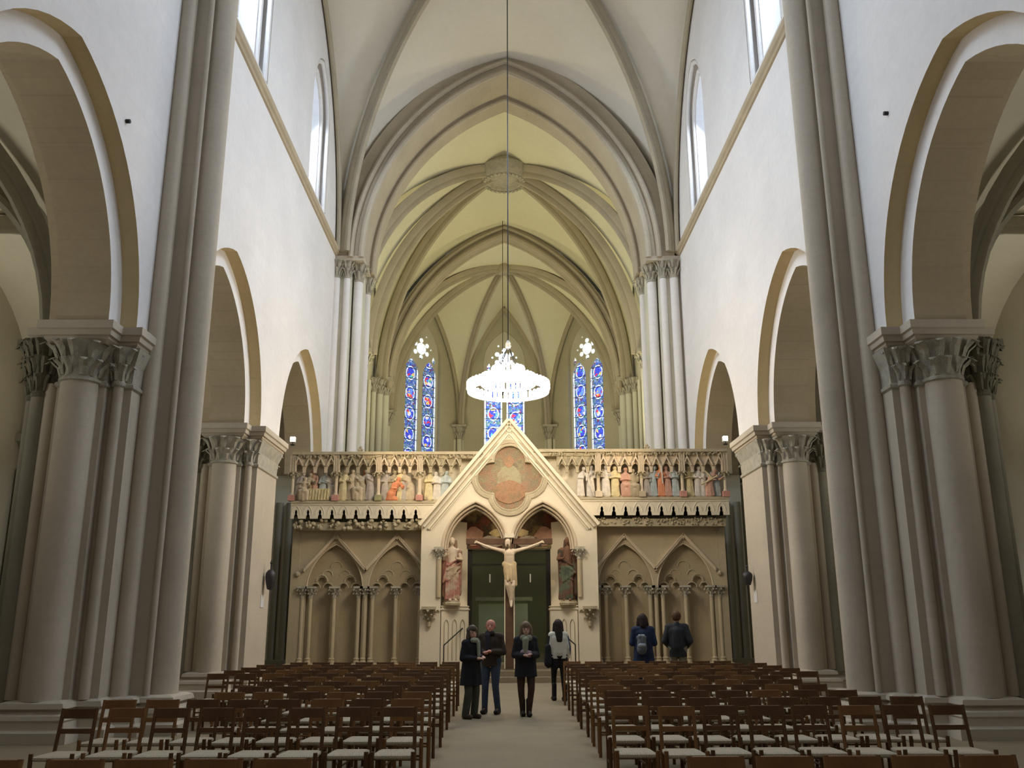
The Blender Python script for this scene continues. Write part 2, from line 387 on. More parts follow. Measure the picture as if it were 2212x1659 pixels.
def leafy(bm, c, r0, r1, z0, z1, n=9, rows=2, mi=0, half=None, seed=0):
    """bell of a capital with curled leaves"""
    rr = random.Random(seed)
    lathe(bm, [(r0, z0), (r0*1.12, z0+0.02), (r0*1.12, z0+0.06), (r0, z0+0.08), (r0*1.05, z0+(z1-z0)*0.5), (r1, z1)], (c[0], c[1], 0), 16, mi=mi)
    for k in range(rows):
        zb = z0+0.1+(z1-z0-0.1)*k/rows; zt = z0+0.1+(z1-z0-0.1)*(k+1)/rows
        f = (k+1)/rows; r = r0+(r1-r0)*f
        for i in range(n):
            a = 2*PI*(i+0.5*k)/n+rr.uniform(-.08, .08); d = Vector((math.cos(a), math.sin(a), 0)); t = Vector((-d.y, d.x, 0)); w = r*2.0/n*1.5
            rb = r0+(r1-r0)*k/rows
            p0 = Vector((c[0], c[1], zb))+d*rb; p1 = Vector((c[0], c[1], (zb+zt)/2))+d*(rb*1.12+0.015); p2 = Vector((c[0], c[1], zt-0.03))+d*(r*1.18+0.02); p3 = Vector((c[0], c[1], zt-0.08))+d*(r*1.32+0.03)
            prev = None
            for p, ww in ((p0, w*.35), (p1, w*.62), (p2, w*.62), (p3, w*.2)):
                row = [bm.verts.new(p-t*ww), bm.verts.new(p+d*0.03), bm.verts.new(p+t*ww)]
                if prev:
                    bm.faces.new((prev[0], prev[1], row[1], row[0])).material_index = mi; bm.faces.new((prev[1], prev[2], row[2], row[1])).material_index = mi
                prev = row
def capsule(bm, p, q, r0, r1, n=12, sx=1.0, sy=1.0):
    """closed tapered capsule (for figures)"""
    p, q = Vector(p), Vector(q); d = q-p; L_ = max(d.length, 1e-4); mt = (d if d.length > 1e-4 else Vector((0, 0, 1))).to_track_quat('Z', 'Y').to_matrix()
    rings = []; prof = []
    for k in range(1, 5): a = PI/2*k/4; prof.append((r0*math.sin(a), -r0*math.cos(a)))
    for k in range(0, 4): a = PI/2*k/4; prof.append((r1*math.cos(a), L_+r1*math.sin(a)))
    for r, h in prof: rings.append([bm.verts.new(p+mt @ Vector((r*math.cos(2*PI*i/n), r*math.sin(2*PI*i/n), h))) for i in range(n)])
    for a, b in zip(rings, rings[1:]):
        for i in range(n): bm.faces.new((a[i], a[(i+1) % n], b[(i+1) % n], b[i]))
    v0 = bm.verts.new(p+mt @ Vector((0, 0, -r0))); v1 = bm.verts.new(p+mt @ Vector((0, 0, L_+r1)))
    for i in range(n): bm.faces.new((v0, rings[0][(i+1) % n], rings[0][i])); bm.faces.new((v1, rings[-1][i], rings[-1][(i+1) % n]))
    if sx != 1 or sy != 1:
        c = (p+q)/2
        for ring in rings+[[v0, v1]]:
            for v in ring: v.co.x = c.x+(v.co.x-c.x)*sx; v.co.y = c.y+(v.co.y-c.y)*sy
_BM_ = {}
def blob(name, caps, mat, parent=None, voxel=0.012, smooth=3, key=None, hem=None):
    """one continuous surface grown over a skeleton of tapered bones"""
    if key and key in _BM_:
        me = _BM_[key]
        if me.materials[0] is not mat: me = me.copy(); me.materials[0] = mat
    else:
        bm = BM()
        for c in caps:
            if len(c) == 4: capsule(bm, *c)
            else: capsule(bm, c[0], c[1], c[2], c[3], 12, c[4], c[5])
        src = bpy.data.meshes.new('src'); bm.to_mesh(src); bm.free()
        o = bpy.data.objects.new('src', src); COL.objects.link(o)
        rm = o.modifiers.new('r', 'REMESH'); rm.mode = 'VOXEL'; rm.voxel_size = voxel
        sm = o.modifiers.new('s', 'SMOOTH'); sm.iterations = smooth; sm.factor = 0.5
        dg = bpy.context.evaluated_depsgraph_get(); me = bpy.data.meshes.new_from_object(o.evaluated_get(dg))
        bpy.data.objects.remove(o); bpy.data.meshes.remove(src)
        if hem:
            for v in me.vertices: v.co.z = max(v.co.z, hem)
        me.name = name; me.materials.clear(); me.materials.append(mat)
        for p in me.polygons: p.use_smooth = True
        if key: _BM_[key] = me
    ob = bpy.data.objects.new(name, me); COL.objects.link(ob); ob.parent = parent
    return ob
# ================================================================== THE SETTING
W = 6.2                                   # nave wall plane
PY = [7.55, 15.1, 22.75, 30.4]            # pier centres
AY = [11.2, 18.93, 26.57]                 # arcade arch centres
SP = 6.3                                  # springing of the arcade
CX0 = -0.13                               # axis of the choir
bm = BM(); box(bm, -16, 16, -3, 52, -0.3, 0); tag(link('floor', bm, M['floor']), kind='structure')
def arcade_outline(hs, rise, y0, y1, z1, ztop_pts=None):
    o = [(y0, SP)]
    for yc in AY: o += pointed(yc, hs, SP, rise, 16)
    o += [(y1, SP), (y1, z1), (y0, z1)]
    return o
def lancet(yc, hw, z0, zs, rise): return [(yc+hw, z0), (yc-hw, z0)] + pointed(yc, hw, zs, rise, 8)
for s, nm_ in ((-1, 'wall_left'), (1, 'wall_right')):
    wins = lambda hw, z0: [lancet(yc, hw, z0, 18.1, 1.9*hw/1.35) for yc in (11.2, 18.93, 26.55)]
    bm = BM()
    T = lambda u, v, d: (s*(W+d), u, v)
    # outer order layer (its soffit ochre), inner order layer, aisle side layer
    plate(bm, [arcade_outline(2.88, 3.48, 6.6, 31.9, 24.5)] + wins(1.35, 14.95), T, 0, 0.28, 0, [1])
    plate(bm, [arcade_outline(2.46, 3.1, 6.6, 31.9, 24.5)] + wins(0.95, 15.3), T, 0.28, 1.12, 0, [2])
    plate(bm, [arcade_outline(2.88, 3.48, 6.6, 31.9, 24.5)] + wins(0.95, 15.3), T, 1.12, 1.45, 0, [2])
    w_ = tag(link(nm_, bm, [M['wall'], M['ochre'], M['order']]), kind='structure')
    # roll mouldings in the window jambs
    for n_, yc in enumerate((11.2, 18.93, 26.55)):
        bm = BM()
        for hw, dx, r in ((1.28, 0.02, 0.07), (1.08, 0.22, 0.09)):
            for sy in (-1, 1): rod(bm, (s*(W+dx+0.05), yc+sy*hw, 15.0), (s*(W+dx+0.05), yc+sy*hw, 18.1), r, 8)
            pts = [Vector((s*(W+dx+0.05), u, v)) for u, v in pointed(yc, hw, 18.1, 1.9*hw/1.35, 10)]; tube(bm, pts, r, 8)
        link('window_roll_moulding', bm, M['wall'], w_, smooth=40)
# nearest wall stumps behind the edge of the picture carry the wall
    bm = BM(); box(bm, s*W, s*(W+1.45), 5.6, 8.3, 0, SP); box(bm, s*W, s*(W+1.45), 3.5, 6.6, SP, 24.5); link('wall_stump', bm, M['wall'], w_)
# clerestory glass
gl = emit('daylit_window_glass', (0.62, 0.76, 1.0), 1.6)
n = 0
for s in (-1, 1):
    for yc in (11.2, 18.93, 26.55):
        n += 1; bm = BM(); plate(bm, [lancet(yc, 0.95, 15.3, 18.1, 1.35)], lambda u, v, d: (s*(W+d), u, v), 0.95, 0.97)
        o = tag(link('window_%d' % n, bm, gl), kind='structure')
        bm = BM()
        for k in range(8): box(bm, s*(W+0.94), s*(W+0.9), yc-0.95, yc+0.95, 15.6+k*0.5, 15.62+k*0.5)
        box(bm, s*(W+0.94), s*(W+0.9), yc-0.02, yc+0.02, 15.3, 19.3); link('glazing_bar', bm, M['iron'], o)
# string course
tn = 0
def trim(bm, mat, smooth=False):
    global tn; tn += 1
    return tag(link('trim_%d' % tn, bm, mat, smooth=smooth), kind='structure')
for s in (-1, 1):
    bm = BM()
    for (y0, y1) in ((15.5, 30.1),):
        prof = [(0, 14.34), (0.05, 14.36), (0.07, 14.42), (0.12, 14.46), (0.14, 14.52), (0.14, 14.6), (0, 14.62)]
        a = [bm.verts.new((s*(W-x), y0, z)) for x, z in prof]; b = [bm.verts.new((s*(W-x), y1, z)) for x, z in prof]
        for i in range(len(prof)-1): bm.faces.new((a[i], a[i+1], b[i+1], b[i]))
        bm.faces.new(a); bm.faces.new(b[::-1])
    trim(bm, M['order'])
# ------------------------------------------------------------------ vaults
bm = BM(); B = Vector((0, 22.75, 23.2)); zs = 14.6
xs = (-W, W); ys = (15.1, 30.4)
for x in xs:
    for y in ys:
        spr = (x, y, zs)
        web(bm, B, spr, (x, 22.75, 22.6)); web(bm, B, spr, (0, y, 22.5))
# bay nearer than the picture
B0 = Vector((0, 7.55, 23.2))
for x in xs: web(bm, B0, (x, 15.1, zs), (x, 7.55, 22.6)); web(bm, B0, (x, 15.1, zs), (0, 15.1, 22.5))
tag(link('ceiling', bm, M['web'], smooth=50), kind='structure')
bm = BM()
for x in xs:
    for y in ys:
        d = Vector((-x, 22.75-y, 0)).normalized()*0.35
        rib_curve(bm, (x+d.x, y+d.y, zs-0.1), (0, 22.75, 23.2), 0.34, 0.42, 30)
trim(bm, M['rib'], 45)
bm = BM()                                   # wall ribs
for x in xs:
    sx = -1 if x < 0 else 1
    for (ya) in (15.6, 29.9):
        rib_curve(bm, (x-sx*0.10, ya, zs-0.1), (x-sx*0.10, 22.75, 22.55), 0.16, 0.16, 30)
trim(bm, M['rib'], 45)
# choir arch: two orders with rolls
Yc = 30.4
def arch_band(bm, c, hs, zs_, rise, y0, y1, thick, mi=0, n=26, mis=None):
    inn = pointed(c, hs, zs_, rise, n); out = pointed(c, hs+thick, zs_, rise+thick*1.08, n)
    plate(bm, [inn + out[::-1]], XZ, y0, y1, mi, mis)
bm = BM()
arch_band(bm, CX0+0.03, 5.12, 14.3, 7.55, Yc-0.35, Yc+1.15, 1.0)
arch_band(bm, CX0+0.03, 4.95, 14.3, 7.30, Yc+1.15, Yc+1.9, 1.1)
for hs, y, r, dz in ((5.17, Yc-0.38, 0.12, 7.62), (5.55, Yc-0.42, 0.10, 8.05), (5.0, Yc+1.16, 0.08, 7.38)):
    tube(bm, [Vector((u, y, v)) for u, v in pointed(CX0+0.03, hs, 14.3, dz, 24)], r, 8)
trim(bm, M['archs'], 40)
# wall over the choir arch + choir shell
bm = BM()
plate(bm, [[(-7.7, 14.3)] + [(CX0+0.03-6.1, 14.3)] + pointed(CX0+0.03, 6.05, 14.3, 8.5, 24) + [(7.7, 14.3), (7.7, 25), (-7.7, 25)]], XZ, Yc+0.3, Yc+1.8)
tag(link('wall_choir_arch', bm, M['web']), kind='structure')
CB = Vector((CX0, 36.4, 21.35)); A2 = 41.0
AC = 42.5; AP = 6.2
def apse_pts():
    h = AP*math.tan(PI/8)
    return [Vector((CX0-AP, AC+h, 0)), Vector((CX0-h, AC+AP, 0)), Vector((CX0+h, AC+AP, 0)), Vector((CX0+AP, AC+h, 0))]
ap = apse_pts()
# side walls of the choir
for s, nm_ in ((-1, 'wall_choir_left'), (1, 'wall_choir_right')):
    bm = BM(); x = CX0+s*AP; box(bm, x, x+s*0.8, Yc+1.8, AC+AP*math.tan(PI/8)+0.3, 0, 22); tag(link(nm_, bm, M['webc']), kind='structure')
wn = 6
def seg_plate(bm, p, q, loops, d0, d1, mi=0, mis=None):
    """plate on the upright plane through p, q; u from the middle of the side"""
    m_ = (p+q)/2; t = (q-p).normalized(); nn = Vector((t.y, -t.x, 0)); c = Vector((CX0, AC, 0))
    if (m_-c).dot(nn) < 0: nn = -nn
    plate(bm, loops, lambda u, v, d: (m_.x+t.x*u+nn.x*d, m_.y+t.y*u+nn.y*d, v), d0, d1, mi, mis)
    return m_, t, nn
hh = AP*math.tan(PI/8)
for k in range(3):
    p, q = ap[k], ap[k+1]
    bm = BM(); hw = 1.22; rise = 2.05; zsp = 15.65
    win = [(hw, 8.6), (-hw, 8.6)] + pointed(0, hw, zsp, rise, 12)
    seg_plate(bm, p, q, [[(-hh-0.15, 0), (hh+0.15, 0), (hh+0.15, 22), (-hh-0.15, 22)], win], 0, 0.5)
    tag(link('wall_apse_%s' % ('left', 'centre', 'right')[k], bm, M['apse']), kind='structure')
    # tracery + glass
    wn += 1; bm = BM()
    L1 = [(-0.13, 8.65), (-hw+0.1, 8.65)] + pointed(-(hw-0.1+0.13)/2, (hw-0.1-0.13)/2, 14.6, 0.85, 8)
    L2 = [(-u, v) for u, v in L1][::-1]
    circ = lambda cx, cz, r, n=14: [(cx+r*math.cos(2*PI*i/n), cz+r*math.sin(2*PI*i/n)) for i in range(n)]
    holes = [L1, L2, circ(0, 16.1, 0.33)] + [circ(0.47*math.cos(a+PI/2), 16.1+0.47*math.sin(a+PI/2), 0.135, 10) for a in [i*PI/3 for i in range(6)]]
    holes += [circ(sx*0.34, 16.83, 0.055, 6) for sx in (-1, 1)] + [circ(sx*0.68, 16.15, 0.06, 6) for sx in (-1, 1)] + [[(sx*0.92, 15.25), (sx*1.02, 15.55), (sx*0.86, 15.8), (sx*0.78, 15.55)] for sx in (-1, 1)]
    outl = [(hw+0.05, 8.55), (-hw-0.05, 8.55)] + pointed(0, hw+0.05, zsp, rise+0.05, 12)
    m_, t, nn = seg_plate(bm, p, q, [outl]+holes, 0.22, 0.36)
    wo = tag(link('window_%d' % wn, bm, M['shaftc']), kind='structure')
    for side, nme in ((-1, 'L'), (1, 'R')):
        gm = glass_stained('stained_glass_%d%s' % (k, nme), border=True, seed=[0.5, 0.0, 0.2][k]+(0.25 if side > 0 else 0), bright=[1.7, 3.6, 2.1][k])
        bm = BM(); uvl = bm.loops.layers.uv.new('UVMap'); cu = side*(hw-0.1+0.13)/2; w2 = 0.52
        vs = [bm.verts.new(m_+t*(cu+a)+nn*0.33+Vector((0, 0, z))) for a, z in ((-w2, 8.6), (w2, 8.6), (w2, 15.6), (-w2, 15.6))]
        f = bm.faces.new(vs)
        for l, (a, z) in zip(f.loops, ((-w2, 8.6), (w2, 8.6), (w2, 15.6), (-w2, 15.6))): l[uvl].uv = (a, z)
        link('stained_glass', bm, gm, wo)
    bm = BM(); vs = [bm.verts.new(m_+t*a+nn*0.33+Vector((0, 0, z))) for a, z in ((-1.05, 15.61), (1.05, 15.61), (0.9, 16.55), (0, 17.5), (-0.9, 16.55))]; bm.faces.new(vs)
    link('tracery_glass', bm, emit('pale_tracery_glass_%d' % k, (0.72, 0.86, 1.0), 4.5 if k == 1 else 3.2), wo)
# choir vault and apse vault webs
bm = BM(); zc = 12.6; XL, XR = CX0-AP+0.1, CX0+AP-0.1
yS = [Yc+1.9, 36.4, A2]
for x in (XL, XR):
    for (y, z0) in ((yS[0], zc), (yS[2], zc)):
        web(bm, CB, (x, y, z0), (CX0, y, 22.0 if y < 35 else 20.5), camber=0.1)
    for a_, b_ in ((yS[0], yS[1]), (yS[1], yS[2])):
        ymid = (a_+b_)/2
        web(bm, CB, (x, a_, zc), (x, ymid, 18.8), camber=0.1); web(bm, CB, (x, b_, zc), (x, ymid, 18.8), camber=0.1)
AB = Vector((CX0, 44.3, 19.85))
spr = [Vector((XL, A2+0.35, 12.2))] + [Vector((v.x, v.y, 12.2)) for v in ap] + [Vector((XR, A2+0.35, 12.2))]
sprI = [v.lerp(Vector((CX0, AC, v.z)), 0.03) for v in spr]
for i in range(5):
    a, b = sprI[i], sprI[i+1]; mid = (a+b)/2; hgt = 19.1 if i in (1, 2, 3) else 17.6
    wa = Vector((mid.x, mid.y, hgt)); web(bm, AB, a, wa, camber=0.05); web(bm, AB, b, wa, camber=0.05)
for e in (0, 5): web(bm, AB, sprI[e], (CX0, A2+0.35, 19.9), camber=0.05)
tag(link('ceiling_choir', bm, M['webc'], smooth=50), kind='structure')
bm = BM()
for x in (XL+0.25, XR-0.25):
    rib_curve(bm, (x, yS[0]+0.3, zc), CB, 0.36, 0.46, 26); rib_curve(bm, (x, yS[1], zc), CB, 0.36, 0.46, 26); rib_curve(bm, (x, yS[2]-0.3, zc), CB, 0.36, 0.46, 26)
trim(bm, M['rib'], 45)
bm = BM()                                   # big boss with a wreath
lathe(bm, [(0.1, -0.75), (0.55, -0.72), (0.62, -0.66), (0.72, -0.78), (1.0, -0.74), (1.12, -0.55), (1.15, -0.2), (0.9, 0.1), (0.3, 0.2)], CB, 28)
for i in range(28):
    a = i*2*PI/28; lathe(bm, [(0.02, -0.86), (0.09, -0.82), (0.11, -0.72), (0.02, -0.66)], (CB.x+0.88*math.cos(a), CB.y+0.88*math.sin(a), CB.z), 6)
trim(bm, M['leaf'], 40)
bm = BM()
arch_band(bm, CX0, 5.35, 12.2, 7.75, A2-0.25, A2+0.45, 0.6)
for hs, y, r, rs in ((5.4, A2-0.3, 0.14, 7.82), (5.75, A2-0.28, 0.09, 8.2), (5.38, A2+0.4, 0.12, 7.8)):
    tube(bm, [Vector((u, y, v)) for u, v in pointed(CX0, hs, 12.2, rs, 22)], r, 8)
trim(bm, M['rib'], 40)
bm = BM()
for v in sprI:
    d = (Vector((CX0, AC, 0))-Vector((v.x, v.y, 0))).normalized()*0.15
    rib_curve(bm, (v.x+d.x, v.y+d.y, 12.1), AB, 0.26, 0.34, 24)
lathe(bm, [(0.05, -0.5), (0.32, -0.46), (0.40, -0.3), (0.36, 0.0), (0.1, 0.1)], AB, 14)
for i in range(5):                          # wall arches over the windows
    a, b = sprI[i], sprI[i+1]; mid = (a+b)/2; hgt = 19.0 if i in (1, 2, 3) else 17.5
    rib_curve(bm, a, (mid.x, mid.y, hgt), 0.14, 0.14, 18); rib_curve(bm, b, (mid.x, mid.y, hgt), 0.14, 0.14, 18)
trim(bm, M['rib'], 45)
# choir shafts and their capitals
def cluster(bm, pts, z0, z1, capz, r=0.11):
    for (x, y, rr) in pts: cyl(bm, x, y, z0, z1, rr, 12)
bm = BM(); bl = BM()
for s in (-1, 1):
    xw = CX0+s*AP
    for (x, y, r) in ((xw-s*0.15, Yc+2.3, 0.10), (xw-s*0.15, Yc+2.75, 0.08), (xw-s*0.12, 36.0, 0.10), (xw-s*0.28, 36.4, 0.16), (xw-s*0.12, 36.8, 0.10), (xw-s*0.1, 38.0, 0.08), (xw-s*0.1, 39.2, 0.08),
                      (xw-s*0.15, 40.3, 0.11), (xw-s*0.36, 40.7, 0.16), (xw-s*0.60, 41.0, 0.17), (xw-s*0.42, 41.4, 0.12), (xw-s*0.15, 41.8, 0.10)):
        cyl(bm, x, y, 0, 12.2, r, 12)
        if r > 0.1: leafy(bl, (x, y), r, r*1.9, 11.9, 12.6, 8, 2, seed=int(y*10))
    for hxx in (36.4, 41.0): box(bl, xw, xw-s*0.62 if hxx < 40 else xw-s*0.9, hxx-0.5, hxx+0.5, 12.55, 12.72)
for i in (1, 2, 3, 4):
    v = ap[i-1]; c = Vector((CX0, AC, 0)); d = (c-v).normalized(); t = Vector((-d.y, d.x, 0))
    for off, r, k in ((0.22, 0.14, 0), (0.08, 0.08, 0.22), (0.08, 0.08, -0.22)):
        q = v+d*off+t*k; cyl(bm, q.x, q.y, 0, 11.6, r, 12); leafy(bl, (q.x, q.y), r, r*1.9, 11.3, 12.0, 8, 2, seed=i)
    q = v+d*0.15; box(bl, q.x-0.4, q.x+0.4, q.y-0.4, q.y+0.4, 11.98, 12.1)
trim(bm, M['shaftc'], 40); trim(bl, M['leaf'])
# east and west ends of the aisles, outer walls, aisle vaults
for s, nm_ in ((-1, 'wall_aisle_left'), (1, 'wall_aisle_right')):
    bm = BM(); T = lambda u, v, d: (s*(12.4+d), u, v)
    wl = [lancet(yc, 0.8, 3.2, 7.6, 1.3) for yc in (11.2, 18.93, 26.57)]
    plate(bm, [[(5.6, 0), (33, 0), (33, 12), (5.6, 12)]]+wl, T, 0, 0.7)
    box(bm, s*(W+0.2), s*12.4, 32.2, 32.9, 0, 12)
    wa = tag(link(nm_, bm, M['aisle']), kind='structure')
    for k_, yc in enumerate((11.2, 18.93, 26.57)):
        wn += 1; bm = BM(); plate(bm, [lancet(yc, 0.8, 3.2, 7.6, 1.3)], T, 0.5, 0.52)
        o = tag(link('window_%d' % wn, bm, emit('aisle_window_glass_%d' % wn, (0.45, 0.60, 0.75), 0.55)), kind='structure')
    bm = BM(); zA = 6.2; zT = 10.2
    for a_, b_ in zip(PY[:-1], PY[1:]):
        m_ = (a_+b_)/2; xb = s*(7.65+12.4)/2; bs = Vector((xb, m_, zT))
        for y in (a_, b_):
            for x in (s*7.65, s*12.4):
                web(bm, bs, (x, y, zA), (x, m_, 9.9), 10, 5, 0.1); web(bm, bs, (x, y, zA), (xb, y, 9.9), 10, 5, 0.1)
    tag(link('ceiling_aisle_%s' % ('left' if s < 0 else 'right'), bm, M['aisle'], smooth=50), kind='structure')
    bm = BM()
    for y in PY[1:]:
        arch_band(bm, s*10.02, 2.05, zA, 3.25, y-0.42, y+0.42, 0.6)
        for yy in (y-0.45, y+0.45): tube(bm, [Vector((u, yy, v)) for u, v in pointed(s*10.02, 2.12, zA, 3.32, 12)], 0.10, 6)
    for a_, b_ in zip(PY[:-1], PY[1:]):
        m_ = (a_+b_)/2; xb = s*(7.65+12.4)/2
        for y in (a_, b_):
            for x in (s*7.85, s*12.2): rib_curve(bm, (x, y+(0.3 if y == a_ else -0.3), zA), (xb, m_, zT), 0.24, 0.3, 14)
    for y in PY[1:]:                        # responds on the outer wall
        for dy, r in ((0, 0.24), (-0.36, 0.12), (0.36, 0.12)): cyl(bm, s*12.25, y+dy, 0, 5.4, r, 12)
        leafy(bm, (s*12.25, y), 0.24, 0.42, 5.35, 6.1, 8, 2); box(bm, s*11.7, s*12.4, y-0.6, y+0.6, 6.05, 6.25)
    trim(bm, M['aisled'], 45)
# pier 3 (the crossing pier) in the aisle + choir arch responds come with the piers below
# ================================================================== PIERS
def rectpoly(s, pts):
    """outline in (a outward from wall plane, y) -> world, counter-clockwise"""
    P = [(s*(W+a), y) for a, y in pts]
    A = sum(P[i-1][0]*P[i][1]-P[i][0]*P[i-1][1] for i in range(len(P)))
    return P if A > 0 else P[::-1]
def make_pier(s, yc, respond, label, ztop=SP, no_leaf=False):
    r = empty('arcade_pier', (0, 0, 0)); tag(r, label, 'pier', 'arcade piers of the nave')
    core = [(0, -.95), (0.36, -.95), (0.36, -1.12), (1.12, -1.12), (1.12, -.95), (1.45, -.95), (1.45, .95), (1.12, .95), (1.12, 1.12), (0.36, 1.12), (0.36, .95), (0, .95)]
    P = rectpoly(s, [(a, yc+b) for a, b in core])
    bm = BM(); stackpoly(bm, P, [(0, 0.55), (0, 5.38)])
    link('pier_core', bm, M['pier'], r)
    for b in (-1, 1):
        bm = BM(); cyl(bm, s*(W+0.74), yc+b*1.16, 0.55, 5.38, 0.29, 24); link('half_column', bm, M['pier'], r, smooth=40)
        bm = BM(); cyl(bm, s*(W+0.20), yc+b*0.98, 0.55, 5.38, 0.085, 12); cyl(bm, s*(W+1.26), yc+b*0.98, 0.55, 5.38, 0.12, 12); link('corner_shaft', bm, M['pier'], r, smooth=40)
    bm = BM()
    for b, rr in ((0, 0.26), (-0.42, 0.13), (0.42, 0.13)): cyl(bm, s*(W+1.55), yc+b, 0.55, 5.2, rr, 14)
    for b in (-1, 1): cyl(bm, s*(W+1.44), yc+b*1.02, 0.5, 5.2, 0.12, 12); cyl(bm, s*(W+1.66), yc+b*0.74, 0.5, 5.2, 0.12, 12)
    link('aisle_shaft', bm, M['aisled'], r, smooth=40)
    # base: torus mouldings and plinth following the outline
    base = [(-0.03, -1.0), (0.33, -1.0), (0.33, -1.42), (1.15, -1.42), (1.15, -1.0), (1.5, -1.0), (1.5, -0.62), (1.86, -0.62), (1.86, 0.62), (1.5, 0.62), (1.5, 1.0), (1.15, 1.0), (1.15, 1.42), (0.33, 1.42), (0.33, 1.0), (-0.03, 1.0)]
    if respond: base = base + [(-0.03, 0.62), (-0.36, 0.62), (-0.36, 0.40), (-0.88, 0.40), (-0.88, -0.40), (-0.36, -0.40), (-0.36, -0.62), (-0.03, -0.62)]
    B_ = rectpoly(s, [(a, yc+b) for a, b in base])
    bm = BM(); stackpoly(bm, B_, [(0.22, 0), (0.22, 0.15), (0.14, 0.18), (0.13, 0.28), (0.15, 0.31), (0.13, 0.37), (0.05, 0.39), (0.02, 0.43), (0.08, 0.46), (0.06, 0.53), (-0.03, 0.56)])
    link('pier_base', bm, M['pier'], r)
    # capital: bells with leaves, then the moulded abacus
    bm = BM()
    stackpoly(bm, P, [(0.0, 5.30), (0.035, 5.33), (0.035, 5.38), (0, 5.41), (0.02, 5.7), (0.12, 5.98)])
    for b in (-1, 1):
        leafy(bm, (s*(W+0.74), yc+b*1.16), 0.29, 0.46, 5.34, 5.98, 11, 2, seed=int(yc)+b)
        leafy(bm, (s*(W+0.20), yc+b*0.98), 0.10, 0.22, 5.34, 5.98, 7, 2, seed=int(yc)+b+3)
    rr = random.Random(int(yc*7))
    for b in (-1, 1):                       # medallion scrolls on the flat faces
        for k in range(4):
            x = s*(W+0.30+0.25*k); y = yc+b*(1.17 if k else 1.02)
            lathe(bm, [(0.03, -0.04), (0.075, 0.0), (0.03, 0.04)], (x, y, 5.60+rr.uniform(-.03, .03)), 8, 'y'); lathe(bm, [(0.02, -0.05), (0.06, 0.0), (0.02, 0.05)], (x+0.1, y, 5.82), 7, 'y')
    link('capital', bm, M['leaf'], r)
    ab = [(-0.02, -1.0), (0.33, -1.0), (0.33, -1.38), (1.15, -1.38), (1.15, -1.0), (1.5, -1.0), (1.5, 1.0), (1.15, 1.0), (1.15, 1.38), (0.33, 1.38), (0.33, 1.0), (-0.02, 1.0)]
    A_ = rectpoly(s, [(a, yc+b) for a, b in ab]) if not respond else rectpoly(s, [(a, yc+b) for a, b in [(0.02, -1.0), (0.33, -1.0), (0.33, -1.38), (1.15, -1.38), (1.15, -1.0), (1.5, -1.0), (1.5, 1.0), (1.15, 1.0), (1.15, 1.38), (0.33, 1.38), (0.33, 1.0), (0.02, 1.0)]])
    bm = BM(); stackpoly(bm, A_, [(0.03, 5.95), (0.10, 6.02), (0.10, 6.06), (0.14, 6.07), (0.16, 6.15), (0.19, 6.17), (0.19, 6.30), (0.0, 6.31)])
    link('abacus', bm, M['pier'], r)
    bm = BM()
    for b, q in ((0, 0.26), (-0.42, 0.13), (0.42, 0.13)): leafy(bm, (s*(W+1.58), yc+b), q, q*1.9, 5.15, 6.1, 10, 3, seed=int(yc)+5)
    for b in (-1, 1): leafy(bm, (s*(W+1.44), yc+b*1.02), 0.12, 0.27, 5.15, 6.1, 9, 3, seed=9); leafy(bm, (s*(W+1.66), yc+b*0.74), 0.12, 0.25, 5.15, 6.1, 9, 3, seed=4)
    box(bm, s*(W+1.5), s*(W+2.1), yc-0.7, yc+0.7, 6.08, 6.25)
    link('foliage_capital', bm, M['leafd'], r)
    if respond:                             # wall shafts running up to the nave vault
        bm = BM(); box(bm, s*W, s*(W-0.46), yc-0.36, yc+0.36, 0.55, 14.2); link('wall_pilaster', bm, M['pier'], r)
        for b in (-1, 1):
            bm = BM(); cyl(bm, s*(W-0.10), yc+b*0.47, 0.55, 14.2, 0.145, 16); link('side_shaft', bm, M['pier'], r, smooth=40)
            bm = BM(); cyl(bm, s*(W-0.49), yc+b*0.37, 0.55, 14.2, 0.05, 10); link('edge_roll', bm, M['pier'], r, smooth=40)
        bm = BM(); cyl(bm, s*(W-0.58), yc, 0.55, 14.2, 0.26, 24); link('front_shaft', bm, M['pier'], r, smooth=40)
        bm = BM()
        for x, y, q in ((0.10, -0.47, 0.145), (0.10, 0.47, 0.145), (0.58, 0, 0.26)): leafy(bm, (s*(W-x), yc+y), q, q*1.6, 14.1, 14.6, 8, 2)
        link('shaft_capital', bm, M['leaf'], r)
    return r
SIDE = {-1: 'left', 1: 'right'}
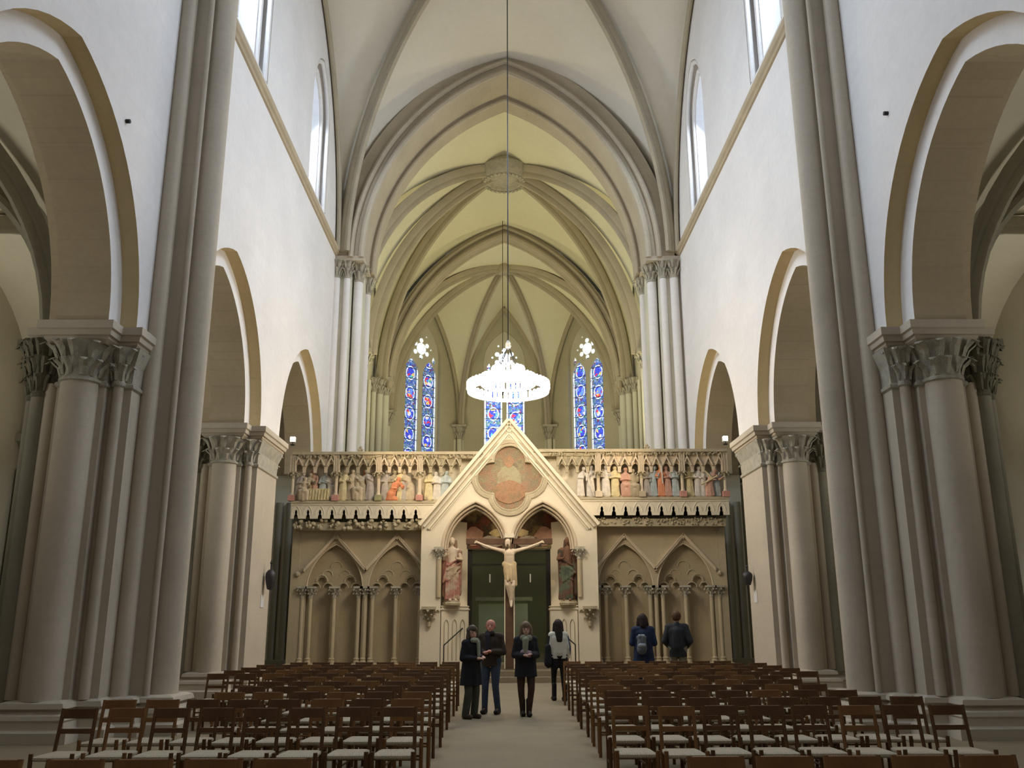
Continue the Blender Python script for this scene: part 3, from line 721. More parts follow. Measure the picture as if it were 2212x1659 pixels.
for s in (-1, 1):
    make_pier(s, 7.55, False, 'near stone pier at the %s edge, mostly outside the picture' % SIDE[s])
    make_pier(s, 15.1, True, 'big %s stone pier with tall shafts rising to the vault, nearest the camera' % SIDE[s])
    make_pier(s, 22.75, False, 'smaller %s stone pier just before the screen, small bronze on its nave face' % SIDE[s])
    # crossing pier: responds of the choir arch
    r = empty('crossing_pier'); tag(r, '%s pier of the choir arch behind the screen, three tall pale shafts' % SIDE[s], 'pier', 'piers of the choir arch')
    x0 = CX0+0.03+s*5.2
    bm = BM(); box(bm, s*(W+1.45), x0+s*0.35, Yc-0.15, Yc+1.9, 0, 14.3); box(bm, s*(W+1.45), x0+s*0.05, Yc+0.35, Yc+1.9, 0, 14.3); box(bm, s*(W+1.45), s*W, Yc-1.0, Yc, 0, SP); link('pier_core', bm, M['shaftc'], r)
    for x, y, q in ((x0+s*0.87, Yc-0.22, 0.15), (x0+s*0.48, Yc-0.18, 0.12), (x0+s*0.14, Yc+0.22, 0.17), (x0+s*0.02, Yc+1.5, 0.14)):
        bm = BM(); cyl(bm, x, y, 0, 13.6, q, 16); link('shaft', bm, M['wall'], r, smooth=40)
        bm = BM(); leafy(bm, (x, y), q, q*1.9, 13.55, 14.2, 9, 2, seed=int(x*9)); link('capital', bm, M['leaf'], r)
    bm = BM(); box(bm, s*W, x0-s*0.12, Yc-0.42, Yc+0.5, 14.18, 14.36); box(bm, s*W, x0-s*0.12, Yc+0.5, Yc+1.9, 14.18, 14.36); link('abacus', bm, M['pier'], r)
    bm = BM()
    for k in range(4): cyl(bm, s*(W+0.25+0.34*k), Yc-1.05+0.0*k, 0.5, 5.4, 0.12, 12)
    box(bm, s*(W-0.1), s*(W+1.9), Yc-1.35, Yc-0.9, 0, 0.5)
    for k in range(4): cyl(bm, s*(W+1.6+0.36*k), Yc-0.75, 0.5, 6.0, 0.13, 12)
    link('aisle_shaft', bm, M['aisled'], r, smooth=40)
# ================================================================== THE CHOIR SCREEN
KX = 0.0140
def px(p): return (p-1098.5)*KX            # photo column -> metres on the screen front
def pz(y, Y=26.7): return at(1098.5, y, Y).z
YF = 26.7                                  # front of portal and parapet
YW = 27.3                                  # wall with the blind arcade
scr = empty('choir_screen', (0, 26.7, 0)); tag(scr, 'carved stone choir screen with painted relief frieze and gabled double portal', 'choir screen')
def sp(name, bm, mat, parent=None, smooth=False, bevel=0, label=None):
    for v in bm.verts: v.co.y -= 26.7
    o = link(name, bm, mat, parent or scr, smooth, bevel)
    if label: o['label'] = label
    return o
XE = (px(635), px(1568)); zr = (6.60, 6.67)  # outer ends, rail heights left / right
GA = (0.0, 7.56); GF = 4.40; GX = 2.59
def roofz(x): return GA[1]-(GA[1]-GF)*abs(x)/GX
# --- portal front with the twin arches
prise = 1.42; zsp = 3.70
tw = [(-2.0, 0), (-2.0, zsp)] + [(-2.0+x, zsp+z) for x, z in arc(0.98, 1.38, 12)] + [(-0.08-x, zsp+z) for x, z in arc(0.94, 1.38, 12)[::-1] if z > 0.42] + [(-0.08, zsp+0.40), (0.08, zsp+0.40)]
tw += [(0.08+x, zsp+z) for x, z in arc(0.94, 1.38, 12) if z > 0.42] + [(2.0-x, zsp+z) for x, z in arc(0.98, 1.38, 12)[::-1]] + [(2.0, 0)]
def quatre(cx, cz, R, k, n=12):
    """quatrefoil outline: lobes of radius k, centres R away"""
    pts = []
    for i in range(4):
        a0 = PI/2*i
        ccx, ccz = cx+R*math.cos(a0), cz+R*math.sin(a0)
        # angle range where the lobe is outside its neighbours
        lim = math.acos(max(-1, min(1, (R*math.cos(PI/4)-0.0)/k*0.0))) if False else None
        d = R*math.sin(PI/4); ca = math.acos(min(1, d/k)); th0 = -(PI*0.75-ca)+0.0; 
        for j in range(n+1):
            t = a0 - (PI*0.75-ca) + 2*(PI*0.75-ca)*j/n
            pts.append((ccx+k*math.cos(t), ccz+k*math.sin(t)))
    return pts
QC = (px(1100), (pz(958)+pz(1106))/2); QR = 0.50; QK = 0.56
bm = BM()
outl = [(-GX, 0)] + [(-GX, GF), (GA[0], GA[1]), (GX, GF), (GX, 0)] + tw[::-1]
plate(bm, [outl, quatre(QC[0], QC[1], QR, QK-0.09)], XZ, YF, YF+0.42)
sp('portal_front', bm, M['scrw'])
bm = BM(); box(bm, -1.3, 1.3, YF+0.14, YF+0.40, QC[1]-1.15, QC[1]+1.15); 
for v in bm.verts: pass
q0 = quatre(QC[0], QC[1], QR, QK-0.09)
bm.free(); bm = BM(); plate(bm, [q0], XZ, YF+0.12, YF+0.16)
mu = sp('mural', bm, M['mural'], label='faded painted figure inside the quatrefoil')
for (w_, h_, dz, dx, mt, nme, yo) in ((0.36, 0.42, -0.02, -0.02, M['muralg'], 'painted_torso', 0.108), (0.50, 0.34, -0.42, -0.02, M['muralr'], 'painted_robe', 0.100), (0.15, 0.18, 0.50, -0.02, M['muralr'], 'painted_head', 0.098)):
    bm = BM(); ps = [(QC[0]+dx+w_*math.cos(2*PI*i/20)*(1+.08*math.sin(3*i)), QC[1]+dz+h_*math.sin(2*PI*i/20)*(1+.06*math.cos(5*i))) for i in range(20)]
    plate(bm, [ps], XZ, YF+yo, YF+0.119); sp(nme, bm, mt, mu)
def ringframe(bm, r_in, r_out, y0, y1):
    a, b = quatre(QC[0], QC[1], QR, r_out), quatre(QC[0], QC[1], QR, r_in); plate(bm, [a, b], XZ, y0, y1)
bm = BM(); ringframe(bm, QK-0.02, QK+0.09, YF-0.05, YF+0.05); ringframe(bm, QK-0.10, QK-0.05, YF-0.02, YF+0.12); ringframe(bm, QK-0.05, QK-0.02, YF+0.02, YF+0.05)
sp('quatrefoil_frame', bm, M['scrd'])
# raking mouldings of the gable
for s in (-1, 1):
    bm = BM(); p, q = Vector((s*(GX+0.03), YF, GF-0.02)), Vector((0, YF, GA[1])); d = (q-p).normalized(); nn = Vector((-d.z*s*-1, 0, d.x*s*-1)) ; nn = Vector((s*d.z, 0, -s*d.x)); nn = nn if nn.z > 0 else -nn
    for off, wd_, ht, yf in ((0.03, 0.05, 0.0, 0.16), (-0.10, 0.035, 0, 0.10), (-0.24, 0.03, 0, 0.06), (-0.30, 0.02, 0, 0.04)):
        c = (p+q)/2+nn*off; obox(bm, c+Vector((0, -yf/2+0.1, 0)), d*((q-p).length/2+off*0.3), Vector((0, yf/2+0.1, 0)), nn*wd_)
    # little cusped arches in the corner of the gable
    sp('gable_moulding', bm, M['scrw'], bevel=0.012)
bm = BM()
for s in (-1, 1):
    c0 = s*0.995
    for r_, y_, rr_ in ((0.97, YF-0.01, 0.045), (0.90, YF+0.08, 0.04), (0.84, YF+0.2, 0.035)):
        tube(bm, [Vector((u, y_, v)) for u, v in pointed(c0, r_, zsp+0.0, 1.38*(r_/0.96), 14)], rr_, 8)
sp('arch_moulding', bm, M['mold'], smooth=40)
bm = BM()                                  # thin ribbing round the arch mouths
for s in (-1, 1):
    pts = pointed(s*0.995, 0.80, zsp, 1.18, 14); pts2 = pointed(s*0.995, 0.93, zsp, 1.36, 14)
    plate(bm, [pts2+pts[::-1]], XZ, YF+0.30, YF+0.46)
sp('inner_arch', bm, M['mold'])
# portal side pillars, shafts and corbels
for s in (-1, 1):
    bm = BM(); cyl(bm, s*2.06, YF+0.0, pz(1290), 3.45, 0.075, 14); sp('portal_shaft', bm, M['scr'], smooth=40)
    bm = BM(); leafy(bm, (s*2.06, YF+0.0), 0.075, 0.15, 3.38, 3.70, 8, 2); box(bm, s*1.92, s*2.2, YF-0.14, YF+0.2, 3.68, 3.76); sp('shaft_capital', bm, M['leaf'])
    bm = BM(); zc_ = pz(1310)
    box(bm, s*2.32-0.2, s*2.32+0.2, YF-0.28, YF, zc_-0.08, zc_)
    leafy(bm, (s*2.32, YF-0.02), 0.05, 0.2, zc_-0.5, zc_-0.06, 8, 3, seed=3); lathe(bm, [(0.02, -0.14), (0.06, -0.09), (0.07, 0), (0.05, 0.05)], (s*2.32, YF-0.05, zc_-0.46), 8)
    sp('carved_corbel', bm, M['scrd'])
    bm = BM()                              # splayed jamb behind the statue, its ledge and blind lancets
    j = [(s*2.05, YF+0.42), (s*1.98, YF+0.42), (s*1.95, YF+0.55), (s*1.27, YF+1.25), (s*1.27, YF+1.9), (s*2.5, YF+1.9), (s*2.5, YF+0.42)]
    A_ = sum(j[i-1][0]*j[i][1]-j[i][0]*j[i-1][1] for i in range(len(j)))
    stackpoly(bm, j if A_ > 0 else j[::-1], [(0, 0), (0, 4.6)]); sp('portal_jamb', bm, M['scrw'])
    bm = BM(); zl = pz(1308, 27.1)
    j = [(s*1.98, YF+0.14), (s*1.22, YF+0.62), (s*1.22, YF+1.3), (s*1.98, YF+1.0)]
    A_ = sum(j[i-1][0]*j[i][1]-j[i][0]*j[i-1][1] for i in range(len(j)))
    j = j if A_ > 0 else j[::-1]
    stackpoly(bm, j, [(0, 0), (0, zl-0.14), (0.03, zl-0.12), (0.03, zl-0.08), (-0.02, zl-0.06), (0.02, zl-0.02), (0.0, zl)]); sp('statue_ledge', bm, M['scrw'])
    bm = BM()
    for k in range(3):
        f = 0.2+0.3*k; x = s*(1.98-0.76*f); y = YF+0.14+0.48*f-0.015; hw = 0.07
        dirv = Vector((-s*0.76, 0.48, 0)).normalized()
        pts = [Vector((x, y, 0.55))-dirv*hw] + [Vector((x, y, 0))+dirv*u+Vector((0, 0, v)) for u, v in pointed(0, hw, zl-0.55, 0.16, 5)] + [Vector((x, y, 0.55))+dirv*hw]
        tube(bm, pts, 0.012, 5)
    sp('blind_lancets', bm, M['scrd'])
# porch: back wall with the door, vault
ZD = 3.78
bm = BM(); plate(bm, [[(-2.45, 0), (-1.27, 0), (-1.27, ZD), (1.27, ZD), (1.27, 0), (2.45, 0), (2.45, 5.4), (-2.45, 5.4)]], XZ, YF+1.25, YF+1.55)
sp('door_wall', bm, M['scr'])
bm = BM()
for s in (-1, 1):
    b_ = (s*0.99, YF+0.86, 5.18)
    for x in (s*0.03, s*1.95):
        for y in (YF+0.44, YF+1.26): web(bm, b_, (x, y, 3.75), (x, YF+0.86, 4.95), 8, 4, 0.02); web(bm, b_, (x, y, 3.75), (s*0.99, y, 5.0), 8, 4, 0.02)
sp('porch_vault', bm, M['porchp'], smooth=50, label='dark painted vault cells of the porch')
bm = BM()
for s in (-1, 1):
    for x in (s*0.06, s*1.92):
        for y in (YF+0.48, YF+1.22): rib_curve(bm, (x, y, 3.75), (s*0.99, YF+0.86, 5.16), 0.06, 0.09, 10)
sp('porch_ribs', bm, M['ochre'], smooth=45)
for s in (-1, 1):
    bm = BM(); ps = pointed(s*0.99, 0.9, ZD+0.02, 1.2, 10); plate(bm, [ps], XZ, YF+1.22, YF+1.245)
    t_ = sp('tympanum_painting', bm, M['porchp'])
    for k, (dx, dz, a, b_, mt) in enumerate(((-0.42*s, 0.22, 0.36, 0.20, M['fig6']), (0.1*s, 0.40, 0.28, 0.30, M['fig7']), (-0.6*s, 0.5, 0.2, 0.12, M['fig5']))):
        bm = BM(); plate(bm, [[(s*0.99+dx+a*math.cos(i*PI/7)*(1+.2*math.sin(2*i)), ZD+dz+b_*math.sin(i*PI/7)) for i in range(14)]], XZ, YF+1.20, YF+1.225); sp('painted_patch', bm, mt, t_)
# --- wing walls: three layers give the blind arcade its depth
Zy = lambda y: pz(y, YW)
ZWT = 4.72
ZC = Zy(1285); ZAR = Zy(1268)
for s in (-1, 1):
    x0 = 2.5*s; x1 = 6.50*s
    cs = [s*5.18, s*3.36] if s < 0 else [s*3.46, s*5.24]
    hsn = 0.84
    cs_sorted = sorted(cs); lo, hi = min(x0, x1), max(x0, x1)
    arcs_ = []
    for c in cs_sorted: arcs_ += [(c-hsn, 0.45)] + pointed(c, hsn, 2.58, 1.34, 10) + [(c+hsn, 0.45)]
    bm = BM(); plate(bm, [[(lo, 0.45)]+arcs_+[(hi, 0.45), (hi, ZWT), (lo, ZWT)]], XZ, YW-0.06, YW+0.14); sp('wing_wall', bm, M['scr'])
    arcs2 = []
    for c in cs_sorted:
        for cc in (c-0.42, c+0.42):
            h = 0.30; z0 = 2.60
            tre = [(cc-h, 0.45), (cc-h, z0)] + [(cc-h+0.0+0.13-0.13*math.cos(a), z0+0.15*math.sin(a)) for a in (0.5, 1.1, 1.8, 2.3)] + [(cc-0.13*math.cos(a), z0+0.17+0.17*math.sin(a)) for a in (0.2, 0.7, 1.2, 1.94, 2.44, 2.94)] + [(cc+h-0.13+0.13*math.cos(a), z0+0.15*math.sin(a)) for a in (2.3, 1.8, 1.1, 0.5)] + [(cc+h, z0), (cc+h, 0.45)]
            arcs2 += tre
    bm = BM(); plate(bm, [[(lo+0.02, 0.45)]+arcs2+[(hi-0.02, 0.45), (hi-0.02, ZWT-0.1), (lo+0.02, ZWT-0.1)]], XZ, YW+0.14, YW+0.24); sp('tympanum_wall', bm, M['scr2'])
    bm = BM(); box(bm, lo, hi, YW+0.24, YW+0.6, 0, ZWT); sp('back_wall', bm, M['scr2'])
    for c in cs_sorted:                    # faint trefoil moulding high in the gable arch
        for r_, dz, dx in ((0.17, 0.62, 0), (0.15, 0.38, -0.26), (0.15, 0.38, 0.26)):
            bm = BM()
            tube(bm, [Vector((c+dx+r_*math.cos(PI*i/8), YW+0.135, 2.6+dz+r_*math.sin(PI*i/8))) for i in range(9)], 0.02, 5); sp('tracery_moulding', bm, M['scrd'], smooth=40)
        for cc in (c-0.42, c+0.42):        # roll over each trefoil head
            bm = BM()
            tube(bm, [Vector((cc-0.17*math.cos(PI*i/8), YW+0.13, 2.80+0.2*math.sin(PI*i/8))) for i in range(9)], 0.022, 5)
            for e in (-1, 1): tube(bm, [Vector((cc+e*0.19+0.15*math.cos(PI*i/8), YW+0.13, 2.62+0.14*math.sin(PI*i/8))) for i in range(9)], 0.018, 5)
            sp('trefoil_moulding', bm, M['scrd'], smooth=40)
    bm = BM(); zA_ = Zy(1158); zB_ = Zy(1233)
    for c in cs_sorted:
        for e in (-1, 1):
            p, q = Vector((c+e*0.92, YW-0.06, zB_)), Vector((c, YW-0.06, zA_)); d = q-p; nn = Vector((-d.z, 0, d.x)).normalized()
            obox(bm, (p+q)/2, d*0.505, Vector((0, 0.075, 0)), nn*0.026); obox(bm, (p+q)/2+Vector((0, -0.03, 0.06)), d*0.505, Vector((0, 0.06, 0)), nn*0.014)
        lathe(bm, [(0.01, -0.06), (0.04, 0), (0.01, 0.06)], (c, YW-0.12, zA_-0.05), 8)
        tube(bm, [Vector((u, YW-0.05, v)) for u, v in pointed(c, hsn-0.01, 2.58, 1.31, 12)], 0.022, 6)
    sp('gable_ridge', bm, M['mold'])
    # shafts with leafy capitals
    xs_ = []
    if s < 0: xs_ = [-6.12, -5.88, -5.18, -4.46, -4.27, -4.05, -3.36, -2.64]
    else: xs_ = [2.64, 2.86, 3.46, 4.18, 4.36, 4.56, 5.24, 6.0, 6.24]
    for i, x in enumerate(xs_):
        bm = BM(); y_ = YW-0.03; cyl(bm, x, y_, 0.62, ZC, 0.062, 12); lathe(bm, [(0.10, 0.45), (0.10, 0.52), (0.075, 0.56), (0.09, 0.60), (0.062, 0.64)], (x, y_, 0), 12); sp('arcade_shaft', bm, M['scr'], smooth=40)
        bm = BM(); leafy(bm, (x, y_), 0.062, 0.125, Zy(1292), ZAR-0.02, 7, 2, seed=i); box(bm, x-0.14, x+0.14, y_-0.14, YW+0.2, ZAR-0.03, ZAR+0.03); sp('arcade_capital', bm, M['leaf'])
    bm = BM(); xp = s*6.22+ (0.04 if s > 0 else -0.05)
    rod(bm, (xp, YW-0.03, Zy(1236)), (xp, YW-0.03, Zy(1148)), 0.035, 8); leafy(bm, (xp, YW-0.03), 0.04, 0.09, Zy(1156), Zy(1146), 6, 1); lathe(bm, [(0.02, -0.12), (0.08, -0.06), (0.09, 0.0), (0.04, 0.06)], (xp-s*-0.03, YW-0.05, Zy(1238)), 8)
    sp('hanging_shaft', bm, M['scrd'])
    bm = BM(); box(bm, lo, hi, YW-0.32, YW+0.3, 0, 0.42); box(bm, lo, hi, YW-0.36, YW+0.3, 0.42, 0.47); sp('plinth_bench', bm, M['scr'], bevel=0.01)
    # corbel table: projecting slab with little trefoil openings, dark behind
    zt, zb, zq = (pz(1088) if s < 0 else pz(1081)), (pz(1119) if s < 0 else pz(1113)), (pz(1143) if s < 0 else pz(1136))
    cxs = [px(646+25.4*k) for k in range(11)] if s < 0 else [px(1296+25.5*k) for k in range(11)]
    xi = -2.12 if s < 0 else XE[1]; xo = XE[0] if s < 0 else 2.12
    a_, b_ = min(xo, xi), max(xo, xi)
    hol = []
    for c in cxs:
        if c-0.09 < a_+0.02 or c+0.09 > b_-0.02: continue
        hol += [(c-0.072, zb), (c-0.055, zb+0.10), (c-0.03, zb+0.13), (c-0.045, zb+0.18), (c-0.03, zb+0.24), (c, zb+0.27), (c+0.03, zb+0.24), (c+0.045, zb+0.18), (c+0.03, zb+0.13), (c+0.055, zb+0.10), (c+0.072, zb)]
    bm = BM(); plate(bm, [[(a_, zb)]+hol+[(b_, zb), (b_, zt), (a_, zt)]], XZ, YF+0.04, YF+0.14)
    for c in cxs:
        if c-0.15 < a_ or c+0.15 > b_: continue
        tube(bm, [Vector((u, YF+0.04, v)) for u, v in pointed(c, 0.13, zb+0.12, 0.27, 5)], 0.014, 5)
    box(bm, a_, b_, YF+0.02, YF+0.5, zt-0.03, zt+0.03)
    sp('corbel_table', bm, M['scrw'])
    bm = BM(); box(bm, a_, b_, YF+0.50, YF+0.75, zb-0.05, zt-0.02); sp('corbel_shadow_back', bm, M['leafd'])  # dark colour stands in for the deep shadow behind the openings
    # leaf band
    bm = BM(); box(bm, a_+0.12, b_-0.1, YF+0.18, YW+0.1, zq, zb-0.09); rr = random.Random(5+s)
    if s < 0:
        for k in range(11):
            c = px(650+26*k)
            if c > b_-0.1: break
            for j in range(9):
                dx, dz = rr.uniform(-.12, .12), rr.uniform(-.13, .13); r_ = rr.uniform(.04, .075)
                lathe(bm, [(0.01, -r_), (r_*.8, -r_*.5), (r_, 0), (r_*.8, r_*.5), (0.01, r_)], (c+dx, YF+0.13+rr.uniform(-.03, .03), (zq+zb)/2+dz), 7)
    else:
        for k in range(150):
            c = a_+0.15+(b_-a_-0.3)*rr.random(); r_ = rr.uniform(.02, .038)
            lathe(bm, [(0.01, -r_), (r_, 0), (0.01, r_)], (c, YF+0.16, zq+0.05+rr.random()*(zb-zq-0.12)), 6)
    sp('foliage_band', bm, M['scrd'], smooth=60)
    # --- frieze: base ledge, back wall, canopy, rail
    zR = zr[0 if s < 0 else 1]
    def frz(bm_, pts, y0, y1, mi=0): plate(bm_, [pts], XZ, y0, y1, mi)
    def clipx(z): # portal gable cuts the frieze
        return (GA[1]-z)*GX/(GA[1]-GF)
    E = XE[0] if s < 0 else XE[1]
    bm = BM(); frz(bm, [(E, zt), (s*clipx(zt), zt), (s*clipx(zR-0.2), zR-0.2), (E, zR-0.2)], YF+0.34, YF+0.55); sp('frieze_back_wall', bm, M['scrw'])
    bm = BM(); box(bm, *sorted((E, s*(clipx(zt)+0.05))), YF+0.0, YF+0.4, zt+0.02, zt+0.10); sp('frieze_ledge', bm, M['scrd'])
    bm = BM(); xin = s*clipx(zR); box(bm, *sorted((E-s*-0.03, xin)), YF-0.06, YF+0.5, zR-0.09, zR); 
    for k in range(120):
        c = E+(xin-E)*rr.random(); r_ = rr.uniform(.02, .045); lathe(bm, [(0.01, -r_), (r_, 0), (0.01, r_)], (c, YF-0.02, zR-0.12+rr.uniform(-.05, .02)), 6)
    box(bm, *sorted((E, xin)), YF+0.02, YF+0.5, zR-0.20, zR-0.08)
    sp('frieze_cornice', bm, M['scrd'])
    # canopy of gabled arches (four to a bay)
    marks = [635, 728, 819, 907, 996] if s < 0 else [1201, 1290, 1383, 1471, 1563]
    zc0, zcT = pz(1020), zR-0.18
    for bi in range(4):
        xa, xb = px(marks[bi]), px(marks[bi+1]); wbay = (xb-xa)/4
        arcsl = []; gabs = []
        for k in range(4):
            c = xa+wbay*(k+0.5)
            if roofz(c) > zc0+0.22: continue
            arcsl.append(c)
        if not arcsl: continue
        aL, aR = arcsl[0]-wbay/2, arcsl[-1]+wbay/2
        poly = [(aL, zc0)]
        for c in arcsl: poly += [(c-wbay*0.36, zc0), (c-wbay*0.36, zc0+0.10)] + pointed(c, wbay*0.36, zc0+0.10, 0.17, 4)[1:-1] + [(c+wbay*0.36, zc0+0.10), (c+wbay*0.36, zc0)]
        poly += [(aR, zc0), (aR, zcT), (aL, zcT)]
        bm = BM(); plate(bm, [poly], XZ, YF+0.06, YF+0.13)
        for c in arcsl:                    # gable over each arch, crocket at the top
            h_ = 0.30; zz_ = zc0+0.20
            plate(bm, [[(c-wbay*0.46, zz_), (c, zz_+h_), (c+wbay*0.46, zz_), (c+wbay*0.34, zz_), (c, zz_+h_-0.09), (c-wbay*0.34, zz_)]], XZ, YF-0.02, YF+0.08)
            lathe(bm, [(0.01, -.04), (.03, 0), (0.01, .05)], (c, YF, zz_+h_+0.02), 6)
        o = sp('canopy', bm, M[['mold', 'scrd', 'mold', 'scrd'][bi] if s < 0 else ['scrd', 'mold', 'mold', 'mold'][bi]])
    # colonnettes between the scenes
    for bi, m_ in enumerate(marks):
        x = px(m_)
        if abs(x) < clipx(5.1)-0.1: continue
        bm = BM(); box(bm, x-0.10, x+0.10, YF-0.04, YF+0.18, zt+0.10, zt+0.27)
        sp('colonnette_base', bm, M[['pink', 'pink', 'green', 'pink', 'pink'][bi] if s < 0 else ['mold', 'mold', 'scr', 'pink', 'pink'][bi]])
        bm = BM(); lathe(bm, [(0.08, zt+0.27), (0.055, zt+0.33), (0.05, zt+0.36), (0.05, zc0-0.14)], (x, YF+0.07, 0), 12); sp('colonnette', bm, M['mold'], smooth=40)
        bm = BM(); leafy(bm, (x, YF+0.07), 0.05, 0.11, zc0-0.18, zc0+0.02, 7, 2); box(bm, x-0.11, x+0.11, YF-0.03, YF+0.17, zc0, zc0+0.03); sp('colonnette_capital', bm, M['scrd'])
        bm = BM(); box(bm, x-0.085, x+0.085, YF-0.01, YF+0.16, zc0+0.03, zR-0.1)
        for dx in (-0.035, 0.035):
            for dz in (0.08, 0.32): box(bm, x+dx-0.012, x+dx+0.012, YF-0.02, YF, zc0+dz, zc0+dz+0.13)
        for dx in (-0.07, 0, 0.07): box(bm, x+dx-0.012, x+dx+0.012, YF-0.03, YF, zc0+0.03, zR-0.15)
        sp('turret', bm, M['mold'])
    # clover finial on the rail
    bm = BM(); xf = px(776) if s < 0 else px(1399)
    for dx, dz in ((-0.05, 0.1), (0.05, 0.1), (0, 0.17)): lathe(bm, [(0.01, -.05), (.05, 0), (0.01, .05)], (xf+dx, YF+0.2, zR+dz), 8)
    box(bm, xf-0.02, xf+0.02, YF+0.17, YF+0.23, zR, zR+0.12); sp('clover_finial', bm, M['scrd'])
    bm = BM(); box(bm, *sorted((E, s*GX)), YF+0.5, YF+1.6, ZWT, 5.4); sp('gallery_floor', bm, M['scr'])
    # --- relief scenes
    def robe(k, h, lean=0.0, w=0.13, key=None, arms=0, seed=0, kneel=False, seat=False):
        """small carved robed figure, feet at the origin, facing the viewer"""
        c = []
        if kneel:
            hip = (-0.10*lean, 0, 0.22); sh = (0.16*lean, -0.02, h*0.52); hd = (0.24*lean, -0.04, h*0.64)
            c += [((-0.16*lean, 0, 0.07), hip, 0.09, 0.11), ((-0.25*lean, 0.0, 0.05), (0.06*lean, -0.02, 0.06), 0.07, 0.08)]
        elif seat:
            hip = (0, 0, h*0.36); sh = (0.03*lean, -0.02, h*0.66); hd = (0.05*lean, -0.03, h*0.80)
            c += [(hip, (0.02, -0.10, h*0.34), 0.11, 0.10), ((-0.06, -0.12, h*0.34), (-0.06, -0.10, 0.05), 0.075, 0.06), ((0.07, -0.12, h*0.34), (0.08, -0.10, 0.05), 0.075, 0.06), ((0, -0.1, 0.2), (0, -0.08, 0.05), 0.09, 0.09)]
        else:
            hip = (0, 0, h*0.5); sh = (0.12*lean, -0.01, h*0.80); hd = (0.18*lean, -0.03, h*0.93)
            c += [(hip, (0, 0, 0.06), w*0.72, w*0.85)]
            for i in range(5):
                x = -w*0.62+w*1.24*i/4; c.append(((x*0.7, -0.06, h*0.52), (x, -0.075, 0.05), 0.018, 0.026))
        c += [(hip, sh, w*0.66, w*0.55), ((sh[0]-w*0.55, sh[1], sh[2]-0.02), (sh[0]+w*0.55, sh[1], sh[2]-0.02), 0.05, 0.05), (sh, hd, 0.035, 0.035), ((hd[0], hd[1], hd[2]-0.015), (hd[0], hd[1]-0.005, hd[2]+0.02), 0.047, 0.052)]
        for e in (-1, 1):
            s_ = (sh[0]+e*w*0.62, sh[1], sh[2]-0.02)
            if arms == 0: el = (s_[0]+e*0.03, -0.05, s_[2]-0.15); hn = (sh[0]+e*0.02, -0.13, s_[2]-0.14)
            elif arms == 1: el = (s_[0]+e*0.04+0.03*lean, -0.06, s_[2]-0.13); hn = (s_[0]+0.16*lean, -0.12, s_[2]-0.10+0.04*e)
            else: el = (s_[0]+e*0.02, -0.05, s_[2]-0.15); hn = (s_[0]+e*0.03, -0.09, s_[2]-0.02 if e > 0 else s_[2]-0.26)
            c += [(s_, el, 0.038, 0.032), (el, hn, 0.030, 0.022)]
        return c
    H = 0.95
    def place(x, k, mat, parent, h=H, lean=0.0, w=0.13, arms=0, kneel=False, seat=False, dz=0.0, y=0.17):
        h *= 1.1; key = ('r', round(h, 2), lean, w, arms, kneel, seat)
        o = blob('relief_figure', robe(k, h, lean, w, None, arms, k, kneel, seat), mat, parent, 0.014, 2, key)
        o.location = (x, YF+y-26.7, zt+0.10+dz); o.scale = (1.28, 1.15, 1.0); return o
    scenes = {
     -1: [('table', 0, 5), ('payment', 1, 5), ('struggle', 2, 4), ('talk', 3, 3)],
      1: [('guards', 0, 2), ('trial', 1, 4), ('crowd', 2, 5), ('carrying', 3, 4)]}[s]
    for nme, bi, nf in scenes:
        xa, xb = px(marks[bi])+0.10, px(marks[bi+1])-0.10; wd_ = xb-xa
        if nme == 'guards': xa = px(1232)
        pb = empty('relief_scene', (0, 0, 0)); pb.parent = scr
        F = lambda i: M['fig%d' % i]
        if nme == 'table':
            bm = BM(); x1_, x2_ = xa+wd_*0.36, xb-0.08
            box(bm, x1_, x2_, YF+0.02, YF+0.24, zt+0.12, zt+0.47)
            for i in range(7): rod(bm, (x1_+0.06+i*(x2_-x1_-0.1)/6, YF+0.01, zt+0.44), (x1_+0.04+i*(x2_-x1_-0.1)/6, YF+0.01, zt+0.14), 0.014, 6)
            sp('relief_table', bm, F(5), pb)
            for i, (f, m2) in enumerate(((0.08, 2), (0.25, 8), (0.47, 7), (0.70, 4), (0.93, 6))): place(xa+wd_*f, i, F(m2), pb, 0.80, [0.5, 0.6, -0.3, 0.3, -0.7][i], 0.13, i % 3, dz=[0, -0.03, 0.06, 0.03, 0][i], seat=False, y=0.26 if i > 1 else 0.17)
            place(xa+wd_*0.22, 9, F(1), pb, 0.75, 0.4, 0.14, 1, seat=True, y=0.14)
        elif nme == 'payment':
            for f, m2, ln, st, h in ((0.10, 5, 0.3, 0, .84), (0.32, 1, 0.2, 0, .86), (0.50, 1, -0.3, 1, .95), (0.62, 8, -0.6, 0, .82), (0.85, 2, -0.5, 0, .86), (0.73, 3, -0.2, 0, .86)): place(xa+wd_*f, 1, F(m2), pb, h, ln, 0.14, 1, seat=bool(st), y=0.16 if f != 0.73 else 0.28)
        elif nme == 'struggle':
            for f, m2, ln, kn, h in ((0.08, 2, 0.2, 0, .84), (0.34, 3, 0.5, 1, .92), (0.28, 8, 0.4, 0, .84), (0.55, 5, -0.1, 0, .88), (0.82, 1, -0.9, 0, .82), (0.60, 2, 0.0, 0, .70)): place(xa+wd_*f, 2, F(m2), pb, h, ln, 0.14, 1 if ln else 2, kneel=bool(kn), y=0.12 if kn else 0.2)
        elif nme == 'talk':
            for f, m2, ln, h in ((0.16, 5, 0.1, .84), (0.40, 6, -0.2, .80), (0.62, 4, 0.2, .82)): place(xa+wd_*f, 3, F(m2), pb, h, ln, 0.14, 0, y=0.2)
        elif nme == 'guards':
